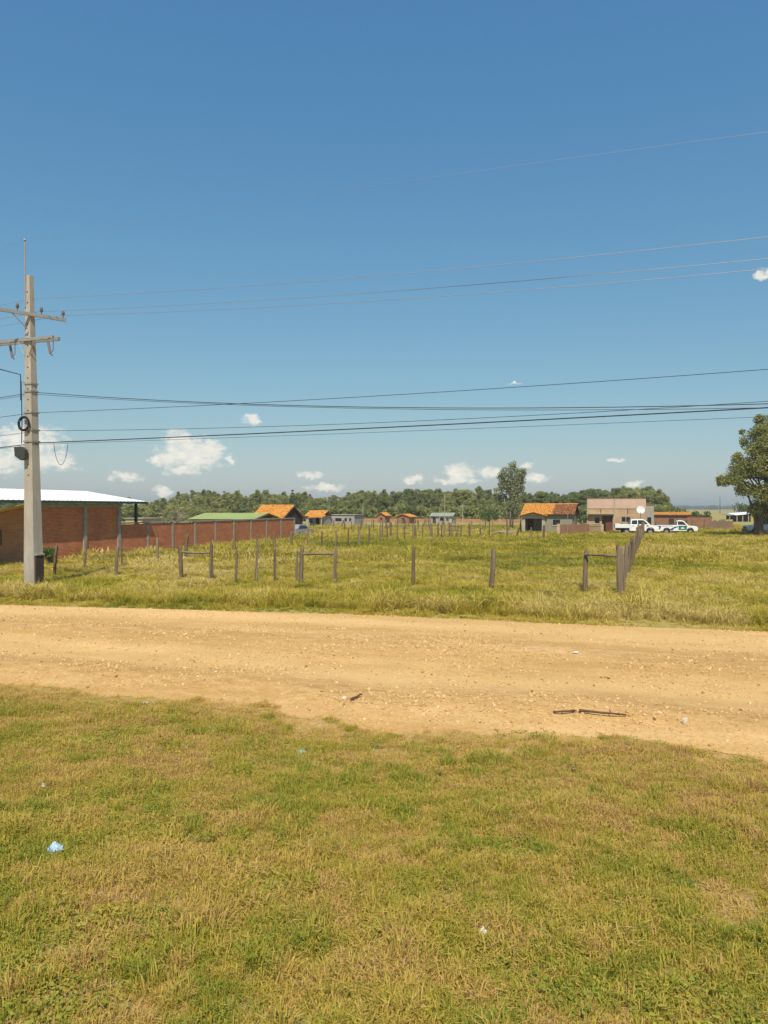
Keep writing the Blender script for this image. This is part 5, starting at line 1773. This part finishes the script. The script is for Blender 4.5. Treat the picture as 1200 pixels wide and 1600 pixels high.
# the field beyond the road: rank yellow-green grass in clumps
FG = [tuft_mesh('field_tuft', 42, 0.16, 0.20, 0.42, 0.008, 0.55, M['field_grass'], 300 + k, 0.6) for k in range(5)]
FG += [tuft_mesh('field_tuft_straw', 46, 0.12, 0.30, 0.58, 0.006, 0.75, M['field_grass'], 310 + k, 0.9, 0.2) for k in range(3)]
FG += [tuft_mesh('field_tuft_far', 26, 0.30, 0.22, 0.42, 0.022, 0.5, M['field_grass'], 320 + k, 0.6) for k in range(3)]
FG += [tuft_mesh('field_tuft_short', 50, 0.15, 0.05, 0.14, 0.006, 0.8, M['field_grass'], 330 + k, 0.7) for k in range(2)]


def blocked(x, y):
    """footprints where no grass grows: wall, shed and house plots"""
    uu = x * U.x + y * U.y; vv = x * V.x + y * V.y
    m_ = np.zeros(len(x), bool)

    def plot(o_, w_, dp, a0=-0.1, b0=-0.2):
        ou = o_.x * U.x + o_.y * U.y; ov = o_.x * V.x + o_.y * V.y
        return (uu > ou + a0) & (uu < ou + w_) & (vv > ov + b0) & (vv < ov + dp)
    m_ |= plot(hx0, 6.3, 6, 0, -0.6)
    m_ |= plot(at(918, FD, 0), 8.2, 7, 0, -1.2)
    m_ |= plot(W1, 0.05, 24, -9, -8)
    m_ |= plot(at(441, 83, 0), 0.1, 5, -4, 0)
    m_ |= plot(at(1022, ob_d, 0), 5, 3)
    return m_


def field_pts(n_, d0, d1):
    d_ = np.sqrt(rng.uniform(d0 * d0, d1 * d1, n_))
    x_ = rng.uniform(-1, 1, n_) * (0.54 * d_ + 2.5)
    k_ = (d_ > far_edge(x_) + 0.05) & ~blocked(x_, d_)
    return x_[k_], d_[k_]


xa, da = field_pts(21000, 17, 40)
xb, db = field_pts(24000, 38, 72)
xc, dc = field_pts(20000, 70, 128)
x_ = np.concatenate([xa, xb, xc]); d_ = np.concatenate([da, db, dc])
lvl = np.concatenate([np.zeros(len(xa)), np.ones(len(xb)), np.full(len(xc), 2)])
n = len(x_)
ed = d_ - far_edge(x_)
clump = fbm(x_ * 0.55, d_ * 0.40, 61, 4)
kind = rng.integers(0, 5, n)
straw = rng.uniform(0, 1, n) < np.clip((fbm(x_ * 0.9 + 3, d_ * 0.5, 63, 3) - 0.5) * 2.4 + 0.04 + 0.25 * np.exp(-((ed - 2.2) / 1.6) ** 2), 0.04, 0.6)
kind[straw] = rng.integers(5, 8, straw.sum())
farm = (lvl == 2) | ((lvl == 1) & (rng.uniform(0, 1, n) < 0.35))
kind[farm] = rng.integers(8, 11, farm.sum())
short = (ed < 0.9 + (fbm(x_ * 0.9, x_ * 0, 65) - 0.3) * 1.4)
kind[short] = rng.integers(11, 13, short.sum())
sc = (0.30 + 1.30 * clump) * rng.uniform(0.7, 1.25, n) * np.where(short, 0.8 + 0.3 * ed.clip(0, 1), 1.0)
sc *= np.where(lvl == 1, 1.12, 1.0) * np.where((x_ < -4) & (d_ > 36), 1.35, 1.0)
sz = sc * np.where((ed > 3.2) & (d_ < 42), 0.62, 1.0)
# trodden grass just in front of the pole and the fence posts
for fx, fy, fw in [(PB.x, PB.y, 0.55)] + [(at(px, depth(yb)).x, depth(yb), 0.3) for px, yt, yb, r_ in FA]:
    kx = fx / fy
    near = (np.abs(x_ - kx * d_) < fw) & (d_ < fy + 0.1) & (d_ > fy - 2.2)
    sz = np.where(near, sz * 0.5, sz)
tus = straw & (ed > 1.2) & (d_ < 36) & (rng.uniform(0, 1, n) < 0.22)
sc[tus] *= rng.uniform(1.2, 1.7, tus.sum()); sz[tus] *= rng.uniform(1.0, 1.35, tus.sum())
tint = np.clip(0.58 + (fbm(x_ * 0.14, d_ * 0.10, 67, 3) - 0.5) * 1.1 + (fbm(x_ * 0.7, d_ * 0.45, 69, 3) - 0.5) * 0.9 + rng.normal(0, 0.10, n), 0.03, 0.97)
tint[straw] = np.clip(tint[straw] - 0.18, 0.03, 0.9)
tint[short] = np.clip(tint[short] + 0.08, 0.1, 0.9)
scatter('field_grass', 'rank yellow green grass filling the fenced field', FG, np.stack([x_, d_, np.zeros(n)], 1), kind, euler(n, 0.12), np.stack([sc, sc, sz], 1), tint)

# gravel on the road
def stone_mesh(name, seed, mat, flat=0.6):
    g_ = np.random.default_rng(seed)
    t_ = (1 + 5 ** 0.5) / 2
    v_ = np.array([(-1, t_, 0), (1, t_, 0), (-1, -t_, 0), (1, -t_, 0), (0, -1, t_), (0, 1, t_), (0, -1, -t_), (0, 1, -t_), (t_, 0, -1), (t_, 0, 1), (-t_, 0, -1), (-t_, 0, 1)])
    v_ = v_ / np.linalg.norm(v_[0]) * g_.uniform(0.7, 1.25, (12, 1)) * np.array([1.0, g_.uniform(0.6, 0.9), flat])
    f_ = [(0, 11, 5), (0, 5, 1), (0, 1, 7), (0, 7, 10), (0, 10, 11), (1, 5, 9), (5, 11, 4), (11, 10, 2), (10, 7, 6), (7, 1, 8), (3, 9, 4), (3, 4, 2), (3, 2, 6), (3, 6, 8), (3, 8, 9), (4, 9, 5), (2, 4, 11), (6, 2, 10), (8, 6, 7), (9, 8, 1)]
    me_ = bpy.data.meshes.new(name)
    me_.from_pydata(v_.tolist(), [], f_)
    me_.materials.append(mat)
    return me_


def gravel_mat():
    m, nt, b = new_mat('gravel')
    i = nt.nodes.new('ShaderNodeAttribute'); i.attribute_type = 'INSTANCER'; i.attribute_name = 'tint'
    c = ramp(nt, [(0.0, (0.22, 0.125, 0.055)), (0.25, (0.48, 0.30, 0.12)), (0.6, (0.64, 0.43, 0.20)), (0.9, (0.70, 0.50, 0.27)), (1.0, (0.70, 0.60, 0.46))], i.outputs['Fac'])
    nt.links.new(c, b.inputs['Base Color'])
    b.inputs['Roughness'].default_value = 0.95
    return m


M['gravel'] = gravel_mat()
ST = [stone_mesh('pebble', 400 + k, M['gravel']) for k in range(6)]
ng_ = 130000
x_ = rng.uniform(-14, 14, ng_)
ne_ = near_edge(x_); fe_ = far_edge(x_)
t = rng.uniform(-0.02, 1.0, ng_)
d_ = ne_ + (fe_ - ne_) * t
dens = 0.40 + 1.1 * np.exp(-((t - 0.5) / 0.14) ** 2) + 0.8 * np.exp(-((t - 0.08) / 0.09) ** 2) + 0.15 * np.exp(-((t - 0.97) / 0.03) ** 2)
dens *= np.clip((fbm(x_ * 0.6, d_ * 1.2, 71, 4) - 0.3) * 2.4, 0.1, 1.3) * (1.25 - 0.6 * t)
k_ = (rng.uniform(0, 1, ng_) < dens) & (np.abs(x_) < 0.54 * d_ + 2)
x_, d_, t = x_[k_], d_[k_], t[k_]
n = len(x_)
sz = 0.006 + 0.0075 * rng.exponential(1.0, n).clip(0, 4.2)
tint = np.clip(rng.normal(0.46, 0.17, n), 0, 1)
scatter('road_gravel', 'loose pale gravel strewn over the dirt road', ST, np.stack([x_, d_, road_h(x_, d_) + sz * 0.2], 1), rng.integers(0, 6, n), euler(n, 0.5), np.stack([sz, sz, sz], 1), tint)

# woodland behind the field
def wood_tree(seed, h_, wide, trunk, leaf, per, kind):
    rr_ = random.Random(seed)
    cl_ = []
    if kind == 'pine':
        for i in range(9):
            t_ = i / 8
            for q in range(3):
                a = rr_.uniform(0, 6.28); r_ = wide * (1 - t_) * 0.7 + 0.1
                cl_.append(((math.cos(a) * r_ * 0.6, math.sin(a) * r_ * 0.6, trunk + (h_ - trunk) * t_), max(0.3, r_ * 0.6)))
    else:
        for i in range(34):
            t_ = rr_.uniform(0, 1)
            prof_ = math.sin(math.pi * min(1, 0.22 + 0.72 * t_)) ** 0.7
            a = rr_.uniform(0, 6.28); r_ = wide * 0.55 * prof_ * rr_.uniform(0.2, 1.0)
            cl_.append(((math.cos(a) * r_, math.sin(a) * r_, trunk + (h_ - trunk) * (0.08 + 0.84 * t_)), wide * rr_.uniform(0.13, 0.25)))
    lm = leaves_mesh('wood_tree', cl_, per, leaf, M['leaf_wood'], seed, 0.8)
    b_ = MB()
    b_.tube([(0, 0, -0.3), (rr_.uniform(-.1, .1), 0, trunk), (rr_.uniform(-.2, .2), 0, h_ * 0.85)], [0.15, 0.12, 0.03], 6)
    limbs(b_, Vector((0, 0, trunk * 0.9)), Vector((0, 0, h_ * 0.8)), cl_[::3], 0.12, seed)
    # join both into one mesh
    nv_ = len(lm.vertices); np_ = len(lm.polygons)
    co_ = np.empty(nv_ * 3); lm.vertices.foreach_get('co', co_)
    vi_ = np.empty(np_ * 4, int); lm.loops.foreach_get('vertex_index', vi_)
    av_ = np.empty(np_); lm.attributes['rnd'].data.foreach_get('value', av_)
    me_ = bpy.data.meshes.new('wood_tree')
    me_.from_pydata(co_.reshape(-1, 3).tolist() + [tuple(v_) for v_ in b_.v], [], vi_.reshape(-1, 4).tolist() + [tuple(i + nv_ for i in f_) for f_ in b_.f])
    a_ = me_.attributes.new('rnd', 'FLOAT', 'FACE'); a_.data.foreach_set('value', np.concatenate([av_, np.full(len(b_.f), 0.5)]))
    me_.materials.append(M['leaf_wood']); me_.materials.append(M['bark'])
    me_.polygons.foreach_set('material_index', [0] * np_ + [1] * len(b_.f))
    return me_


WT = [wood_tree(500 + k, 8.4, 3.4, 1.6, 0.15, 330, 'broad') for k in range(4)]
WT += [wood_tree(510 + k, 9.4, 2.7, 3.2, 0.14, 360, 'broad') for k in range(3)]
WT += [wood_tree(520, 8.6, 2.2, 1.2, 0.18, 220, 'pine')]
WT += [wood_tree(530 + k, 3.4, 3.4, 0.2, 0.22, 190, 'broad') for k in range(2)]
P, KI, SC, TI = [], [], [], []


def top_row(px):
    """treeline height in the photo, column -> row"""
    return float(np.interp(px, [-400, 150, 235, 262, 290, 350, 395, 440, 470, 500, 530, 570, 620, 690, 740, 765, 830, 850, 880, 930, 980, 1020, 1038, 1048, 1054],
                           [768, 770, 780, 773, 765, 763, 764, 768, 768, 773, 772, 764, 764, 761, 762, 764, 768, 768, 769, 763, 760, 761, 768, 780, 798]))


for i in range(840):
    px = rng.uniform(-260, 1050) if i < 560 else (rng.uniform(840, 1050) if i < 700 else rng.uniform(440, 830))
    d = rng.uniform(185, 290)
    if px > 1000: d = rng.uniform(200, 245)
    hgt = zrow(top_row(px) + 3.5, d) * (rng.uniform(0.70, 1.06) if px < 830 else rng.uniform(0.85, 1.04))
    ty = rng.choice([0, 1, 2, 3, 4, 5, 6, 7], p=[.16, .16, .16, .16, .11, .11, .11, .03])
    h0 = 8.4 if ty < 4 else (9.4 if ty < 7 else 8.6)
    if 4 <= ty < 7: hgt *= rng.uniform(1.0, 1.13)
    s_ = hgt / h0
    P.append(at(px, d, 0)); KI.append(int(ty)); w_ = s_ * rng.uniform(0.75, 1.3)
    SC.append((w_, w_, s_)); TI.append(float(np.clip(0.5 + (fbm(px * 0.012, d * 0.02, 81) - 0.5) * 1.2 + rng.normal(0, 0.13), 0.08, 0.95)))
for i in range(330):
    px = rng.uniform(-260, 1052)
    d = rng.uniform(172, 200)
    s_ = rng.uniform(0.5, 1.15)
    P.append(at(px, d, 0)); KI.append(int(rng.integers(8, 10))); SC.append((s_, s_, s_)); TI.append(float(rng.uniform(0.25, 0.8)))
n = len(P)
scatter('woodland', 'long belt of mixed green woodland behind the houses', WT, np.array([tuple(q) for q in P]), KI, np.stack([np.zeros(n), np.zeros(n), rng.uniform(0, 6.28, n)], 1), SC, TI)
# one conifer stands out of the belt
cn = tag(empty('conifer_tree', at(457, 182, 0)), 'dark pointed conifer standing out of the woodland above the orange roof', 'tree')
rr_ = random.Random(12); cl = []
for i in range(10):
    t = i / 9
    for q in range(4):
        a = rr_.uniform(0, 6.28); r_ = 1.9 * (1 - t) + 0.12
        cl.append(((math.cos(a) * r_ * 0.55, math.sin(a) * r_ * 0.55, 1.2 + 5.9 * t), max(0.22, r_ * 0.5)))
MB().tube([(0, 0, -0.2), (0, 0, 7.2)], [0.15, 0.03], 6).build('trunk', M['bark'], cn)
put('crown', leaves_mesh('crown', cl, 240, 0.16, M['leaf_bush'], 91, 0.8), cn)
# low dark trees on the horizon
P, KI, SC, TI = [], [], [], []
for i in range(900):
    px = rng.uniform(-500, 1700); d = rng.uniform(1500, 3200)
    s_ = rng.uniform(1.4, 3.0)
    P.append(tuple(at(px, d, 0))); KI.append(int(rng.integers(8, 10))); SC.append((s_ * 4, s_ * 2, s_)); TI.append(float(rng.uniform(0.2, 0.6)))
n = len(P)
scatter('distant_treeline', 'faint dark line of trees along the horizon', WT, np.array(P), KI, np.zeros((n, 3)), SC, TI)

# ------------------------------------------------------------------ small things on the ground
def stone(label, px, py, size, seed, mat='stone', cat='stone', name='stone'):
    q = on_ground(px, py)
    o_ = put(name, stone_mesh(name, seed, M[mat], 0.55), None, q + Vector((0, 0, size * 0.15)), random.uniform(0, 6))
    o_.scale = (size, size * 0.8, size)
    return tag(o_, label, cat)


stone('pale stone lying in the grass just below the road at left', 226, 1103, 0.09, 601, 'stone_pale')
stone('smaller brown stone touching the pale stone in the grass', 240, 1101, 0.07, 602)
stone('upright pale stone at the road edge beside a bent twig', 538, 1092, 0.06, 603, 'stone_pale')
stone('flat white stone on the right part of the road near the grass', 1070, 1128, 0.09, 604, 'stone_pale')
stone('brown stone on the road edge right of the long stick', 1049, 1140, 0.05, 605)
stone('orange stone in the grass patch near the middle', 602, 1213, 0.05, 606)
stone('tiny pale stone in the grass right of the middle', 724, 1274, 0.035, 607, 'stone_pale')


def stick(label, a, c_, r_, bend=0.05, seed=0):
    p0_ = on_ground(*a); p1_ = on_ground(*c_)
    rr__ = random.Random(seed)
    pts_ = []
    for k in range(7):
        q = p0_.lerp(p1_, k / 6)
        pts_.append(q - p0_ + Vector((rr__.uniform(-1, 1) * bend * 0.4, rr__.uniform(-1, 1) * bend, r_ * 1.1 + 0.012 + abs(rr__.gauss(0, 0.004)))))
    rad_ = [r_ * (1 - 0.35 * k / 6) * rr__.uniform(0.85, 1.15) for k in range(7)]
    b_ = MB().tube(pts_, rad_, 6)
    if r_ > 0.0185: b_.tube([pts_[4], pts_[4] + Vector((rr__.uniform(-.05, .05), 0.05, 0.04))], [r_ * 0.6, r_ * 0.3], 5)
    o_ = b_.build('stick', M['stick'], None)
    o_.location = p0_
    return tag(o_, label, 'stick')


stick('long dark stick lying on the near road edge', (905, 1114), (978, 1121), 0.020, 0.012, 1)
stick('shorter stick in line with the long one on the road edge', (864, 1116), (901, 1114), 0.017, 0.010, 2)
stick('small twig in the grass left of the two road edge sticks', (788, 1135), (812, 1141), 0.013, 0.008, 3)
stick('bent brown twig beside the upright pale stone', (549, 1096), (565, 1088), 0.018, 0.015, 4)


def litter(name, label, px, py, w_, h_, mat, seed, cat):
    """crumpled film: a folded, noisy sheet with thickness"""
    q = on_ground(px, py)
    g_ = np.random.default_rng(seed)
    n_ = 12
    V_ = []
    for i in range(n_):
        for j in range(n_):
            a, c_ = i / (n_ - 1) - 0.5, j / (n_ - 1) - 0.5
            rr__ = max(0.0, 1 - 2.2 * math.hypot(a, c_))
            V_.append((a * w_ * (1 + 0.2 * g_.normal()), c_ * w_ * 0.8 * (1 + 0.2 * g_.normal()), 0.025 + h_ * (rr__ + 0.25 * abs(g_.normal()))))
    F_ = [(i * n_ + j, (i + 1) * n_ + j, (i + 1) * n_ + j + 1, i * n_ + j + 1) for i in range(n_ - 1) for j in range(n_ - 1)]
    me_ = bpy.data.meshes.new(name)
    me_.from_pydata(V_, [], F_)
    me_.materials.append(M[mat])
    o_ = put(name, me_, None, q, random.uniform(0, 6))
    md_ = o_.modifiers.new('thick', 'SOLIDIFY'); md_.thickness = 0.003
    return tag(o_, label, cat)


litter('plastic_bag', 'crumpled pale blue plastic bag in the near grass at left', 86, 1333, 0.12, 0.05, 'bag_blue', 701, 'plastic bag')
litter('wrapper', 'small turquoise wrapper lying in the grass below the road', 470, 1179, 0.09, 0.03, 'bag_teal', 702, 'wrapper')
litter('paper_scrap', 'tiny white scrap of paper in the near grass right of centre', 755, 1464, 0.055, 0.03, 'paper', 703, 'paper')
litter('paper_scrap', 'white scrap of paper at the far grass edge of the road', 620, 952, 0.22, 0.08, 'paper', 704, 'paper')
litter('paper_scrap', 'white flat scrap on the far right part of the road', 900, 1021, 0.10, 0.012, 'paper', 705, 'paper')
litter('paper_scrap', 'tiny white scrap near the left edge of the near grass', 68, 1233, 0.04, 0.03, 'paper', 706, 'paper')
# rubble and a few white stakes by the porch
rb = tag(empty('rubble_pile', at(789, 84, 0)), 'low pile of pale broken bricks and boards left of the tiled house', 'rubble')
for k in range(14):
    o = put('brick', ST[k % 6], rb, (random.uniform(-1.2, 1.0), random.uniform(-0.6, 0.6), random.uniform(0.05, 0.3)), random.uniform(0, 6))
    o.scale = (random.uniform(0.15, 0.3),) * 3
for k in range(3):
    MB().box(-1.3 + k * 0.3, 0.9 + k * 0.2, -0.6 + k * 0.25, -0.45 + k * 0.25, 0.42 + 0.05 * k, 0.46 + 0.05 * k).build('board', M['plaster_pale'], rb)

# ------------------------------------------------------------------ air
hz = MB().box(-14000, 14000, -14000, 14000, -1.0, 15.0)
m = bpy.data.materials.new('thin_haze')
m.use_nodes = True
m.node_tree.nodes.clear()
o_ = m.node_tree.nodes.new('ShaderNodeOutputMaterial')
v_ = m.node_tree.nodes.new('ShaderNodeVolumePrincipled')
v_.inputs['Color'].default_value = (0.86, 0.91, 0.95, 1)
v_.inputs['Density'].default_value = 0.0004
v_.inputs['Anisotropy'].default_value = 0.2
m.node_tree.links.new(v_.outputs[0], o_.inputs['Volume'])
tag(hz.build('haze', m), 'thin pale haze over the plain', kind='stuff')
